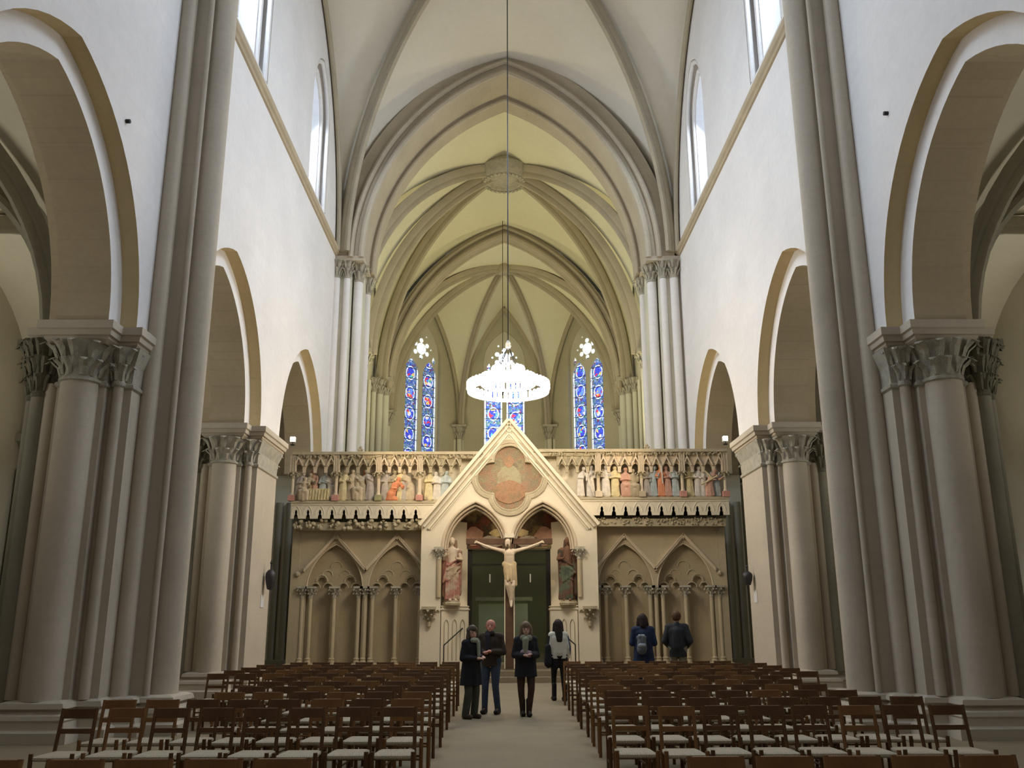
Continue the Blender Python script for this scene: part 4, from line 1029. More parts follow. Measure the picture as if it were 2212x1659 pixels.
            place(px(1252), 4, F(6), pb, .84, 0.5, 0.12, 1); place(px(1274), 5, F(6), pb, .88, 0.1, 0.13, 2)
            bm = BM(); rod(bm, (px(1264), YF+0.02, zt+0.95), (px(1281), YF+0.02, zt+0.12), 0.014, 6); sp('carved_staff', bm, F(6), pb)
        elif nme == 'trial':
            for f, m2, ln, st, h in ((0.12, 6, 0.1, 0, .88), (0.38, 5, 0.0, 0, .86), (0.66, 7, 0.2, 1, .95), (0.88, 8, -0.2, 1, .90)): place(xa+wd_*f, 6, F(m2), pb, h, ln, 0.14, int(f*10) % 3, seat=bool(st))
            bm = BM(); box(bm, xa+wd_*0.5, xb, YF+0.04, YF+0.3, zt+0.10, zt+0.16); sp('relief_bench', bm, F(1), pb)
        elif nme == 'crowd':
            for f, m2, ln, h in ((0.06, 2, 0.1, .84), (0.26, 4, 0.2, .86), (0.48, 3, 0.0, .90), (0.68, 7, -0.2, .86), (0.90, 4, -0.3, .86)): place(xa+wd_*f, 7, F(m2), pb, h, ln, 0.12, int(f*10) % 3)
            bm = BM(); rod(bm, (xa+wd_*0.50, YF+0.03, zt+1.02), (xa+wd_*0.52, YF+0.03, zt+0.5), 0.02, 6); lathe(bm, [(.01, -.07), (.04, 0), (.01, .07)], (xa+wd_*0.5, YF+0.03, zt+1.02), 8); sp('carved_staff', bm, F(6), pb)
        elif nme == 'carrying':
            for f, m2, ln, kn, h in ((0.12, 5, 0.0, 0, .86), (0.36, 6, 0.2, 0, .86), (0.50, 6, 0.1, 0, .84), (0.66, 7, 0.8, 0, .76), (0.86, 4, -0.1, 0, .86)): place(xa+wd_*f, 8, F(m2), pb, h, ln, 0.13, 1 if ln else 0, y=0.12 if ln == 0.8 else 0.2)
            bm = BM(); rod(bm, (xa+wd_*0.42, YF+0.0, zt+0.46), (xa+wd_*0.86, YF+0.0, zt+0.72), 0.028, 6); rod(bm, (xa+wd_*0.54, YF+0.0, zt+0.88), (xa+wd_*0.74, YF+0.0, zt+0.64), 0.026, 6); sp('carved_beam', bm, F(5), pb)
# door leaves (dark green glazed), altar seen through, steps
gm, nt, b = nm('dark_green_glass'); b.inputs['Base Color'].default_value = (0.035, 0.05, 0.018, 1); b.inputs['Roughness'].default_value = 0.12; b.inputs['Alpha'].default_value = 0.5
dr = empty('door_1'); dr['kind'] = 'structure'
for s in (-1, 1):
    bm = BM(); box(bm, s*0.02, s*1.2, YF+1.36, YF+1.375, 0.45, ZD); o = link('glass_leaf', bm, gm, dr)
    bm = BM(); box(bm, s*1.13, s*1.27, YF+1.32, YF+1.42, 0.42, ZD); box(bm, s*0.0, s*0.03, YF+1.34, YF+1.40, 0.42, ZD); box(bm, 0, s*1.27, YF+1.34, YF+1.4, pz(1219, 28)-0.02, pz(1219, 28)+0.02)
    link('door_frame', bm, M['iron'], dr)
    bm = BM(); rod(bm, (s*0.62+0.03, YF+1.30, pz(1258, 28)), (s*0.62+0.03, YF+1.30, pz(1240, 28)), 0.02, 8); link('door_handle', bm, plain('pale_steel', (0.85, 0.85, 0.8), 0.5), dr)
al = empty('altar', (0, 31.2, 0)); tag(al, 'greenish stone altar block seen through the glass door', 'altar')
def alp(nm_, bm, mt):
    for v in bm.verts: v.co.y -= 31.2
    link(nm_, bm, mt, al)
y_ = 31.2; bm = BM(); za = at(1090, 1290, y_).z
box(bm, at(1028, 1290, y_).x, at(1150, 1290, y_).x, 31.2, 32.6, za-0.12, za); alp('altar_slab', bm, M['scr'])
bm = BM(); box(bm, at(1034, 1300, y_).x, at(1140, 1300, y_).x, 31.3, 32.5, 0, za-0.12); alp('altar_block', bm, M['webc'])
bm = BM()
for k, (y0, z1) in enumerate(((26.0, 0.15), (26.35, 0.30), (27.3, 0.42))): box(bm, -1.95 if k < 2 else -1.27, 1.95 if k < 2 else 1.27, y0, YF+1.6, z1-0.15, z1)
o = link('portal_steps', bm, M['floor'], None, bevel=0.01); tag(o, 'low stone steps leading up to the glass portal door', 'steps')
bm = BM(); box(bm, -5.5, 5.5, 28.5, 45, 0.0, 0.3); tag(link('floor_choir', bm, M['floor']), kind='structure')
# handrails
for s in (-1, 1):
    r = empty('handrail', (s*1.8, 26.2, 0)); tag(r, 'thin iron handrail %s of the portal steps' % SIDE[s], 'handrail', None)
    bm = BM(); X_ = s*1.83; pts = [Vector((X_+s*0.0, 25.95, 0)), Vector((X_, 25.95, at(965, 1394, 25.95).z)), Vector((s*1.28, 27.5, at(1012, 1350, 27.5).z))]
    for p in pts: p.x -= s*1.8; p.y -= 26.2
    tube(bm, pts[:2], 0.016, 6); link('post', bm, M['iron'], r)
    bm = BM(); tube(bm, pts[1:], 0.018, 6); link('rail', bm, M['iron'], r)
# --- crucifix hanging between the arches, standing on the portal mullion
cr = empty('crucifix', (0, 26.62, 0)); tag(cr, 'large wooden crucifix with pale carved body standing in the middle of the portal', 'crucifix')
def cp_(nm_, bm, mt, **k):
    for v in bm.verts: v.co.y -= 26.62
    return link(nm_, bm, mt, cr, **k)
crw = plain('cross_wood', (0.10, 0.055, 0.03), 0.6, 0, 0.3, 4)
bm = BM(); box(bm, -0.12, 0.12, 26.66, 26.78, 0.34, 4.12); cp_('cross_post', bm, crw, bevel=0.01)
bm = BM(); 
for e in (-1, 1): box(bm, e*0.12, e*0.15, 26.64, 26.80, 0.34, 3.6)
cp_('post_edging', bm, M['scrw'])
bm = BM(); box(bm, -1.27, 1.27, 26.66, 26.76, pz(1176), pz(1176)+0.17); cp_('cross_beam', bm, crw, bevel=0.01)
bm = BM(); box(bm, -0.14, 0.14, 26.58, 26.72, 4.02, 4.14); cp_('title_board', bm, M['scrw'])
zh = pz(1166); zsx = pz(1176)
cb = [((0, 0, 3.2), (0.0, -0.03, 3.55), 0.12, 0.155), ((-0.13, 0, 3.62), (0.13, 0, 3.62), 0.085, 0.085), ((0, -0.02, 3.2), (0, -0.03, 3.45), 0.12, 0.145), ((0, 0, 3.68), (-0.03, -0.06, 3.80), 0.05, 0.05),
      ((-0.05, -0.09, 3.80), (-0.045, -0.085, 3.90), 0.075, 0.085), ((0.0, 0, 3.2), (0, 0, 3.1), 0.14, 0.14),
      ((-0.08, -0.01, 3.1), (-0.05, -0.16, 2.66), 0.10, 0.072), ((-0.05, -0.16, 2.66), (0.03, -0.03, 2.22), 0.072, 0.04), ((0.08, -0.01, 3.1), (0.10, -0.17, 2.64), 0.10, 0.072), ((0.10, -0.17, 2.64), (0.06, -0.08, 2.20), 0.072, 0.04),
      ((0.03, -0.03, 2.22), (0.05, -0.13, 2.08), 0.045, 0.035), ((0.06, -0.09, 2.20), (0.05, -0.18, 2.06), 0.045, 0.035)]
for e in (-1, 1):
    cb += [((e*0.16, -0.01, 3.63), (e*0.52, -0.02, 3.72), 0.062, 0.045), ((e*0.52, -0.02, 3.72), (e*0.88, 0.0, 3.86), 0.043, 0.03), ((e*0.88, 0, 3.86), (e*0.96, -0.01, 3.89), 0.036, 0.036)]
    for k in range(4): cb.append(((e*0.96, -0.02, 3.865+0.02*k), (e*(1.04-0.01*k), -0.035, 3.85+0.025*k), 0.012, 0.009))
    cb.append(((e*0.93, -0.02, 3.90), (e*0.97, -0.05, 3.95), 0.012, 0.01))
skin_p = stone('pale_painted_flesh', (0.62, 0.50, 0.36), 0.12, 6, 0.7, 0.1)
blob('carved_body', cb, skin_p, cr, 0.014, 2)
lc = [((-0.12, -0.02, 3.25), (0.12, -0.02, 3.25), 0.10, 0.10), ((-0.03, -0.03, 3.2), (-0.03, -0.10, 2.85), 0.15, 0.12), ((0.07, -0.03, 3.2), (0.08, -0.10, 2.82), 0.12, 0.11), ((0.15, -0.06, 3.22), (0.19, -0.08, 2.66), 0.06, 0.045), ((-0.08, -0.13, 3.2), (-0.05, -0.22, 2.78), 0.04, 0.035), ((0.04, -0.15, 3.2), (0.06, -0.24, 2.74), 0.035, 0.03)]
blob('loincloth', lc, stone('ochre_carved_cloth', (0.46, 0.35, 0.20), 0.2, 8, 0.8, 0.3), cr, 0.014, 2)
blob('hair', [((-0.05, -0.05, 3.93), (-0.05, -0.03, 3.86), 0.09, 0.09), ((-0.11, -0.06, 3.88), (-0.10, -0.08, 3.66), 0.035, 0.025), ((0.03, -0.04, 3.88), (0.04, -0.08, 3.68), 0.035, 0.025), ((-0.05, -0.15, 3.80), (-0.05, -0.15, 3.72), 0.035, 0.02)], plain('dark_carved_hair', (0.12, 0.08, 0.05), 0.8), cr, 0.012, 2)
# --- the two robed statues
def statue(name, label, x, y, zb, h, s, cloak, under, turn):
    r = empty(name, (x, y, zb), turn); tag(r, label, 'statue')
    k = h/1.86
    K = lambda a: tuple(v*k for v in a)
    body = [((0, 0, 1.05), (0, 0, 1.42), 0.15, 0.15), ((-0.16, 0, 1.46), (0.16, 0, 1.46), 0.075, 0.075), ((0, 0, 1.5), (0.02*s, -0.03, 1.6), 0.05, 0.05), ((0.02*s, -0.04, 1.66), (0.02*s, -0.045, 1.74), 0.075, 0.088), ((0.02*s, -0.115, 1.68), (0.02*s, -0.13, 1.66), 0.02, 0.018),
            ((0, 0, 1.05), (0.04*s, 0, 0.1), 0.15, 0.16), ((0.08*s, -0.1, 0.1), (0.10*s, -0.2, 0.05), 0.05, 0.04), ((-0.06*s, -0.1, 0.1), (-0.07*s, -0.2, 0.05), 0.05, 0.04)]
    for e in (-1, 1):
        el = (e*0.26, -0.10, 1.20) ; hd = (0.12*e+0.08*s, -0.28, 1.26+0.05*e*s)
        body += [((e*0.19, 0, 1.44), el, 0.065, 0.055), (el, hd, 0.05, 0.03)]
        for f in range(4): body.append((hd, (hd[0]-e*0.05+0.012*f, hd[1]-0.05, hd[2]+0.05+0.012*f), 0.014, 0.011))
        body.append((hd, (hd[0]+e*0.02, hd[1]-0.03, hd[2]+0.05), 0.014, 0.011))
    blob('carved_body', [(K(a), K(b), c*k, d*k) for a, b, c, d in body], under, r, 0.015, 2)
    cl = [((-0.17, 0.02, 1.45), (0.17, 0.02, 1.45), 0.09, 0.09), ((0.22, 0, 1.42), (0.20, 0.0, 0.25), 0.09, 0.10), ((-0.22, 0, 1.42), (-0.18, 0.0, 0.2), 0.09, 0.10), ((0, 0.08, 1.4), (0, 0.06, 0.15), 0.16, 0.2)]
    for i in range(6):
        a = -0.2+0.07*i; cl.append(((a*0.9, -0.12, 1.12-0.03*i), (a+0.10*s, -0.16, 0.55+0.05*i), 0.03, 0.035)); cl.append(((a, -0.13, 0.75), (a*1.1, -0.17, 0.08), 0.028, 0.035))
    for i in range(4): cl.append(((-0.2*s, -0.1, 1.2-0.12*i), (0.18*s, -0.17, 1.02-0.14*i), 0.035, 0.03))
    blob('draped_cloak', [(K(a), K(b), c*k, d*k) for a, b, c, d in cl], cloak, r, 0.016, 2)
    hr = [((0.02*s, 0.01, 1.74), (0.02*s, 0.0, 1.68), 0.10, 0.10), ((-0.07, 0.0, 1.72), (-0.09, -0.01, 1.46), 0.045, 0.05), ((0.11, 0, 1.72), (0.12, -0.01, 1.46), 0.045, 0.05), ((0.02, 0.06, 1.7), (0.02, 0.08, 1.42), 0.08, 0.09)]
    blob('hair' if s < 0 else 'veil', [(K(a), K(b), c*k, d*k) for a, b, c, d in hr], plain(name+'_hair', (0.20, 0.13, 0.08) if s < 0 else (0.07, 0.045, 0.03), 0.8), r, 0.014, 2)
    bm = BM(); lathe(bm, [(0.26*k, -0.10), (0.28*k, -0.03), (0.24*k, 0.0), (0.24*k, 0.05)], (0, 0, 0.0), 10); link('pedestal', bm, M['scrd'], r)
    return r
dusty = mural('worn_rose_and_cream_paint', [(0.30, 0.22, 0.14), (0.36, 0.27, 0.19), (0.30, 0.12, 0.09), (0.34, 0.24, 0.16), (0.14, 0.10, 0.05)], 1.6)
darkg = mural('dark_green_and_red_paint', [(0.04, 0.05, 0.03), (0.08, 0.10, 0.06), (0.10, 0.045, 0.025), (0.055, 0.07, 0.04), (0.035, 0.035, 0.02)], 1.6)
zl = pz(1308, 27.1)
statue('robed_statue', 'painted statue of a young robed figure in rose cloak on the left portal jamb', -1.70, 27.02, zl+0.1, pz(1158, 27.0)-zl-0.1, -1, dusty, skin_p, 0.35)
statue('robed_statue', 'painted statue of a veiled woman in dark green cloak on the right portal jamb', 1.74, 27.02, zl+0.1, pz(1158, 27.0)-zl-0.1, 1, darkg, stone('red_under_robe', (0.17, 0.085, 0.05), 0.2, 5, 0.8, 0.2), -0.35)
# ================================================================== CHANDELIER
ch = empty('ring_chandelier', (-0.04, 22.75, 7.47)); tag(ch, 'glowing ring chandelier hanging on a long cable in the nave', 'chandelier')
def lk(n_, bm, mt, par=ch, **k): return link(n_, bm, mt, par, **k)
def hoop(R, z, hgt, th=0.02, n=48):
    bm = BM(); r = [(R-th, z), (R+th, z), (R+th, z+hgt), (R-th, z+hgt), (R-th, z)]
    rings = [[bm.verts.new((a*math.cos(2*PI*i/n), a*math.sin(2*PI*i/n), h)) for i in range(n)] for a, h in r[:-1]]
    for j in range(4):
        A, B_ = rings[j], rings[(j+1) % 4]
        for i in range(n): bm.faces.new((A[i], A[(i+1) % n], B_[(i+1) % n], B_[i]))
    return bm
lk('lower_hoop', hoop(1.05, -0.03, 0.08), M['ringlit'], smooth=30); lk('upper_hoop', hoop(0.70, 0.17, 0.06), M['ringlit'], smooth=30); lk('crown_hoop', hoop(0.40, 0.40, 0.05), M['ringlit'], smooth=30)
bm = BM(); lathe(bm, [(0.05, 0.045), (0.042, 0.07), (0.045, 0.20), (0.03, 0.235), (0.005, 0.245)], (0, 0, 0), 10)
cup = link('candle_lamp', bm, M['bulb'], None, smooth=40); first = True
for R, z, n_ in ((1.05, 0.02, 46), (0.70, 0.20, 32), (0.40, 0.43, 20)):
    for i in range(n_):
        o = cup if first else cup.copy()
        if not first: COL.objects.link(o)
        first = False; o.parent = ch; a = 2*PI*i/n_; o.location = (R*math.cos(a), R*math.sin(a), z)
for i in range(8):
    a = 2*PI*i/8; bm = BM(); tube(bm, [Vector((1.05*math.cos(a), 1.05*math.sin(a), 0.04)), Vector((0.70*math.cos(a), 0.70*math.sin(a), 0.20)), Vector((0.40*math.cos(a), 0.40*math.sin(a), 0.43)), Vector((0.02*math.cos(a), 0.02*math.sin(a), 1.2))], 0.010, 6); lk('chain', bm, M['iron'])
bm = BM(); lathe(bm, [(0.02, 1.15), (0.07, 1.2), (0.07, 1.32), (0.02, 1.4)], (0, 0, 0), 12); lk('hub', bm, M['ring'])
bm = BM(); rod(bm, (0, 0, 1.35), (0, 0, 15.6), 0.015, 6); lk('cable', bm, M['iron'])
cc = empty('choir_lamp_cable', (CX0-0.08, 40.4, 12)); tag(cc, 'thin dark cable hanging from the choir vault left of the chandelier cable', 'cable')
bm = BM(); rod(bm, (0, 0, 0), (0, 0, 8.6), 0.014, 6); link('wire', bm, M['iron'], cc)
bm = BM(); lathe(bm, [(0.05, -0.2), (0.16, -0.15), (0.1, 0.0), (0.02, 0.05)], (0, 0, 0), 12); link('weight', bm, M['iron'], cc)
# floodlights on the capitals before the screen
for s in (-1, 1):
    r = empty('floodlight', (s*5.93, 24.15, SP+0.01)); tag(r, 'small white floodlight standing on the %s capital beside the screen' % SIDE[s], 'floodlight', 'floodlights aimed at the screen')
    bm = BM(); box(bm, -0.05, 0.05, -0.05, 0.05, 0, 0.03); rod(bm, (0, 0, 0.02), (0, 0, 0.1), 0.012, 6); link('foot', bm, M['iron'], r)
    bm = BM(); box(bm, -0.07, 0.07, -0.04, 0.08, 0.09, 0.24); link('housing', bm, plain('white_lamp_body', (0.75, 0.75, 0.72), 0.5), r, bevel=0.008)
    bm = BM(); box(bm, -0.06, 0.06, -0.048, -0.042, 0.11, 0.23); link('lens', bm, M['lens'], r)
# bronze ornaments on the nave faces of the piers
for s, y0, z0, z1 in ((-1, 23.08, 2.42, 3.15), (1, 23.2, 2.50, 3.01)):
    r = empty('bronze_ornament', (s*(W-0.02), y0, z0)); tag(r, '%s bronze hanging ornament fixed on the pier %s of the screen' % ('larger' if s < 0 else 'smaller', SIDE[s]), 'ornament')
    h = z1-z0; bm = BM(); lathe(bm, [(0.01, 0), (0.07, 0.03*h), (0.11, 0.25*h), (0.13, 0.45*h), (0.12, 0.58*h), (0.06, 0.68*h), (0.02, 0.70*h)], (-s*0.15, 0, 0), 14); link('body', bm, M['bronze'], r, smooth=50)
    bm = BM(); rod(bm, (-s*0.15, 0, 0.68*h), (-s*0.15, 0, h), 0.018, 8); lathe(bm, [(0.01, -.04), (.04, 0), (.01, .04)], (-s*0.15, 0, h*0.92), 8); link('spike', bm, M['bronze'], r)
    bm = BM(); box(bm, *sorted((s*0.018, s*0.008)), -0.17, 0.12, -0.42, -0.12); link('paper_notice', bm, plain('off_white_paper', (0.62, 0.60, 0.58), 0.8, 0, 0.03), r)
# ================================================================== CHAIRS
def build_chair(wood, name='rush_chair'):
    r = empty(name)
    def P(n_, bm, mt, **k): return link(n_, bm, mt, r, **k)
    wf, wr, yf, yr, zs_ = 0.192, 0.168, -0.20, 0.20, 0.44
    bm = BM(); st = [(-wf, yf), (wf, yf), (wr, yr), (-wr, yr)]
    stackpoly(bm, st, [(-0.02, zs_-0.035), (0.005, zs_-0.02), (0.005, zs_), (-0.03, zs_+0.012)]); P('seat', bm, M['rush'])
    for e in (-1, 1):
        bm = BM(); rod(bm, (e*wf, yf, 0), (e*wf, yf, zs_+0.035), 0.021, 8); P('leg', bm, wood, smooth=40)
        bm = BM(); tube(bm, [Vector((e*wr, yr-0.01, 0)), Vector((e*wr, yr, zs_)), Vector((e*(wr-0.003), yr+0.085, 0.83))], 0.019, 8); P('leg', bm, wood, smooth=40)
        bm = BM(); rod(bm, (e*wf, yf, 0.2), (e*wr, yr, 0.2), 0.011, 6); P('stretcher', bm, wood)
    bm = BM(); obox(bm, (0, yr+0.072, 0.785), (wr+0.012, 0, 0), (0, 0.012, 0.0), (0, 0.010, 0.045)); P('top_rail', bm, wood, bevel=0.005)
    bm = BM(); obox(bm, (0, yr+0.035, 0.625), (wr, 0, 0), (0, 0.010, 0), (0, 0.004, 0.022)); P('back_rail', bm, wood)
    for y, w_, z in ((yf, wf, 0.27), (yr, wr, 0.25)):
        bm = BM(); rod(bm, (-w_, y, z), (w_, y, z), 0.013, 6); P('stretcher', bm, wood)
    return r
protoA = build_chair(M['wood']); protoB = build_chair(M['wood2'])
ORD = ['first', 'second', 'third', 'fourth', 'fifth', 'sixth', 'seventh', 'eighth', 'ninth', 'tenth', 'eleventh', 'twelfth']
used = set(); rc = random.Random(11)
def put_chair(x, y, rz, proto, label, group):
    if proto.name in used: c = dup(proto)
    else: c = proto; used.add(proto.name)
    c.location = (x, y, 0); c.rotation_euler = (0, 0, rz); tag(c, label, 'chair', group)
def seat_xs(s, n_, inner, pitch): return [s*(inner+pitch*(j+0.5)) for j in range(n_)]
# nearest row: only its backs reach the picture
for s in (-1, 1):
    xs_ = [-3.34, -2.83, -2.40, -1.97, -1.54] if s < 0 else [1.18, 1.61, 2.04, 2.47, 2.90, 3.36]
    for j, x in enumerate(xs_):
        put_chair(x, 5.76, rc.uniform(-.02, .02), protoB, 'red-brown chair back at the bottom edge, %s from the %s' % (ORD[j], 'left' if s < 0 else 'aisle on the right'), 'nearest row of chairs')
cntL = [8, 8, 6, 6, 6, 6, 9, 9, 9, 9, 8]; cntR = [8, 8, 7, 7, 7, 7, 9, 9, 9, 9, 8]
for k in range(11):
    yb = 9.46+1.016*k
    for s in (-1, 1):
        n_ = (cntL if s < 0 else cntR)[k]; inner = 0.98+0.008*k if s < 0 else (0.86 if k == 0 else 0.94 if k == 1 else 1.0+0.006*k)
        jit = rc.uniform(-.03, .03)
        for j, x in enumerate(seat_xs(s, n_, inner+jit, 0.452)):
            lab = 'dark rush-seated chair %s of the aisle, %s row, %s seat from the aisle' % (SIDE[s], ORD[k], ORD[j])
            put_chair(x+rc.uniform(-.006, .006), yb-0.27+rc.uniform(-.03, .03), rc.uniform(-.02, .02), protoA if rc.random() < 0.7 else protoB, lab, 'chairs %s of the aisle' % SIDE[s])
# ================================================================== PEOPLE
def person(name_label, x, y, rz, h, skin, hairc, coat, trou, shoe, opts):
    r = empty('person', (x, y, 0), rz); tag(r, name_label, 'person')
    k = h/1.72; K = lambda c: tuple([tuple(v*k for v in c[0]), tuple(v*k for v in c[1]), c[2]*k, c[3]*k])
    arms = opts.get('arms', 'front'); fem = opts.get('fem', False); look = opts.get('look', 0.0); hx = 0.095 if not fem else 0.09
    sw = 0.175 if not fem else 0.150; st = opts.get('step', 0.0); ap_ = opts.get('feet', 0.11)
    HD = Vector((0.02*look, -0.03+opts.get('nod', 0)*-0.03, 1.60))
    knees = [Vector((-hx-0.005, -0.04+st*0.6, 0.50)), Vector((hx+0.005, -0.04-st*0.6, 0.50))]
    ank = [Vector((-ap_, 0.03+st, 0.09)), Vector((ap_, 0.03-st, 0.09))]
    hips = [Vector((-hx, 0, 0.92)), Vector((hx, 0, 0.92))]
    shs = [Vector((-sw, 0.0, 1.40)), Vector((sw, 0.0, 1.40))]
    if arms == 'front': els = [Vector((-sw-0.07, 0.0, 1.12)), Vector((sw+0.07, 0.0, 1.12))]; hds = [Vector((-0.06, -0.25, 1.12)), Vector((0.07, -0.26, 1.14))]
    elif arms == 'down': els = [Vector((-sw-0.06, 0.02, 1.12)), Vector((sw+0.06, 0.02, 1.12))]; hds = [Vector((-sw-0.07, -0.05, 0.86)), Vector((sw+0.07, -0.05, 0.86))]
    elif arms == 'pockets': els = [Vector((-sw-0.10, 0.05, 1.12)), Vector((sw+0.10, 0.05, 1.12))]; hds = [Vector((-sw+0.0, -0.14, 0.98)), Vector((sw, -0.14, 0.98))]
    else: els = [Vector((-sw-0.07, 0.02, 1.12)), Vector((sw+0.07, 0.0, 1.12))]; hds = [Vector((-sw-0.06, -0.06, 0.86)), Vector((0.10, -0.24, 1.18))]
    B_ = [(HD+Vector((0, 0.01, 0.02)), HD+Vector((0, -0.015, -0.05)), 0.088, 0.066), (HD+Vector((0, 0.02, 0.03)), HD+Vector((0, 0.03, 0.0)), 0.092, 0.085), (Vector((0, 0.01, 1.40)), HD+Vector((0, 0.02, -0.06)), 0.058, 0.052),
          (Vector((0, 0, 0.98)), Vector((0, 0, 1.30)), 0.12, 0.13), (shs[0], shs[1], 0.06, 0.06), (hips[0], hips[1], 0.10, 0.10)]
    cl_, sl_ = math.cos(look), math.sin(look)
    def face(v): v = Vector(v); return HD+Vector((v.x*cl_-v.y*sl_*-1*-1, v.x*sl_*-1*-1*0+v.y*cl_+0, v.z)) if False else HD+Vector((v.x*cl_-v.y*sl_*-1, v.y*cl_+v.x*sl_*-1*-1*-1, v.z))
    B_ += [(face((0, -0.085, 0.0)), face((0, -0.105, -0.025)), 0.012, 0.016), (face((-0.02, -0.083, -0.055)), face((0.02, -0.083, -0.055)), 0.011, 0.011), (face((0, -0.065, -0.09)), face((0, -0.06, -0.08)), 0.028, 0.03),
           (face((-0.085, 0.005, 0.01)), face((-0.09, 0.01, -0.03)), 0.014, 0.012), (face((0.085, 0.005, 0.01)), face((0.09, 0.01, -0.03)), 0.014, 0.012)]
    for i in (0, 1):
        B_ += [(hips[i], knees[i], 0.085, 0.055), (knees[i], ank[i], 0.052, 0.036), (ank[i], ank[i]+Vector((0, -0.13, -0.05)), 0.034, 0.028), (shs[i], els[i], 0.045, 0.037), (els[i], hds[i], 0.036, 0.025)]
        d = (hds[i]-els[i]).normalized(); e = 1 if i else -1; side = d.cross(Vector((0, 0, 1))).normalized() if abs(d.z) < 0.9 else Vector((0, 1, 0)); up = side.cross(d)
        pm = hds[i]+d*0.05; B_ += [(hds[i], pm, 0.026, 0.030)]
        for f in range(4):                  # four bent fingers and a thumb from the side of the palm
            o_ = side*(0.027-0.018*f); L1 = [0.032, 0.036, 0.034, 0.026][f]
            a = pm+o_+d*0.022; b = a+d*L1-up*0.006*(1 if arms != 'down' else 0.3); c = b+d*0.018-up*0.022
            B_ += [(a, b, 0.0088, 0.0082), (b, c, 0.008, 0.0072)]
        t0 = hds[i]+side*0.022*(-e)+d*0.01; t1 = t0+side*(-e)*0.022+d*0.03; B_ += [(t0, t1, 0.010, 0.009), (t1, t1+d*0.024, 0.009, 0.008)]
    sk = plain('skin_'+skin[0], skin[1], 0.55, 0, 0.08, 8)
    blob('body', [K((tuple(a), tuple(b), c, d)) for a, b, c, d in B_], sk, r, 0.0085, 1)
    for e in (-1, 1):                       # eyes
        bm = BM(); p = face((e*0.032, -0.082, 0.012))*k; lathe(bm, [(0.002, -0.010), (0.012, 0), (0.002, 0.010)], p, 8); link('eye', bm, plain('dark_eye', (0.05, 0.035, 0.03), 0.3), r)
    T = []
    for i in (0, 1): T += [(hips[i], knees[i], 0.105 if not fem else 0.098, opts.get('knee', 0.068)), (knees[i], ank[i]+Vector((0, 0, -0.015)), opts.get('knee', 0.068), opts.get('hem', 0.058))]
    T += [(hips[0]+Vector((0, 0, 0.05)), hips[1]+Vector((0, 0, 0.05)), 0.115, 0.115)]
    blob(opts.get('trouser_name', 'trousers'), [K((tuple(a), tuple(b), c, d)) for a, b, c, d in T], trou, r, 0.012, 2)
    for i in (0, 1):
        blob('shoe', [K((tuple(ank[i]+Vector((0, 0.03, -0.045))), tuple(ank[i]+Vector((0, -0.155, -0.045))), 0.055, 0.046)), K((tuple(ank[i]+Vector((0, 0.02, opts.get('boot', 0.0)))), tuple(ank[i]+Vector((0, 0.0, -0.02))), 0.056, 0.055))], shoe, r, 0.012, 1)
    zl_ = opts.get('coat', 0.80); fl = opts.get('flare', 0.03)
    C_ = [(Vector((0, 0.0, 1.02)), Vector((0, 0.0, 1.30)), 0.155 if not fem else 0.14, 0.155 if not fem else 0.14), (shs[0], shs[1], 0.085, 0.085), (Vector((-0.07, 0, 1.05)), Vector((-0.09, 0, 1.32)), 0.12, 0.12), (Vector((0.07, 0, 1.05)), Vector((0.09, 0, 1.32)), 0.12, 0.12),
          (Vector((0, 0.01, 1.42)), Vector((0, 0.01, 1.45)), 0.085, 0.08)]
    for e in (-1, 1): C_ += [(Vector((e*0.075, 0, 1.05)), Vector((e*(0.075+fl*0.7), 0, zl_-0.02)), 0.125, 0.115+fl*0.4)]
    C_ += [(Vector((0, -0.02, 1.0)), Vector((0, -0.02, zl_-0.02)), 0.13, 0.12+fl*0.4)]
    for i in (0, 1): C_ += [(shs[i], els[i], 0.076, 0.066), (els[i], hds[i]-(hds[i]-els[i]).normalized()*0.03, 0.063, 0.048)]
    nm_c = opts.get('coat_name', 'coat')
    blob(nm_c, [K((tuple(a), tuple(b), c, d)) for a, b, c, d in C_], coat, r, 0.013, 3, None, zl_*k)
    if hairc:
        hh_ = opts.get('hair', 'short'); Hh = [(face((0, 0.03, 0.045)), face((0, 0.035, 0.02)), 0.105, 0.10), (face((0, -0.02, 0.075)), face((0, 0.02, 0.08)), 0.072, 0.08)]
        if hh_ in ('bob', 'long', 'curly'):
            for e in (-1, 1): Hh += [(face((e*0.075, 0.01, 0.04)), face((e*0.095, 0.01, -0.10 if hh_ != 'long' else -0.24)), 0.045, 0.045 if hh_ != 'long' else 0.05)]
            Hh += [(face((0, 0.06, 0.03)), face((0, 0.085, -0.10 if hh_ != 'long' else -0.30)), 0.085, 0.075 if hh_ != 'long' else 0.10)]
        if hh_ == 'curly':
            q = random.Random(3)
            for _ in range(26):
                a, b = q.uniform(0, 2*PI), q.uniform(0.0, 1.2); p = face((0.10*math.cos(a)*math.cos(b), 0.03+0.09*abs(math.sin(a))*math.cos(b), 0.03+0.09*math.sin(b))); Hh.append((p, p+Vector((0, 0, -0.01)), 0.03, 0.028))
        blob('hair', [K((tuple(a), tuple(b), c, d)) for a, b, c, d in Hh], hairc, r, 0.011, 2)
    return r, k, K
cl = lambda n_, c, v=0.25: plain(n_, c, 0.8, 0, v, 7)
blk = cl('black_cloth', (0.012, 0.012, 0.014)); blackboot = plain('black_leather', (0.012, 0.011, 0.010), 0.5)
brn = lambda n_, c: plain(n_, c, 0.7, 0, 0.35, 25)
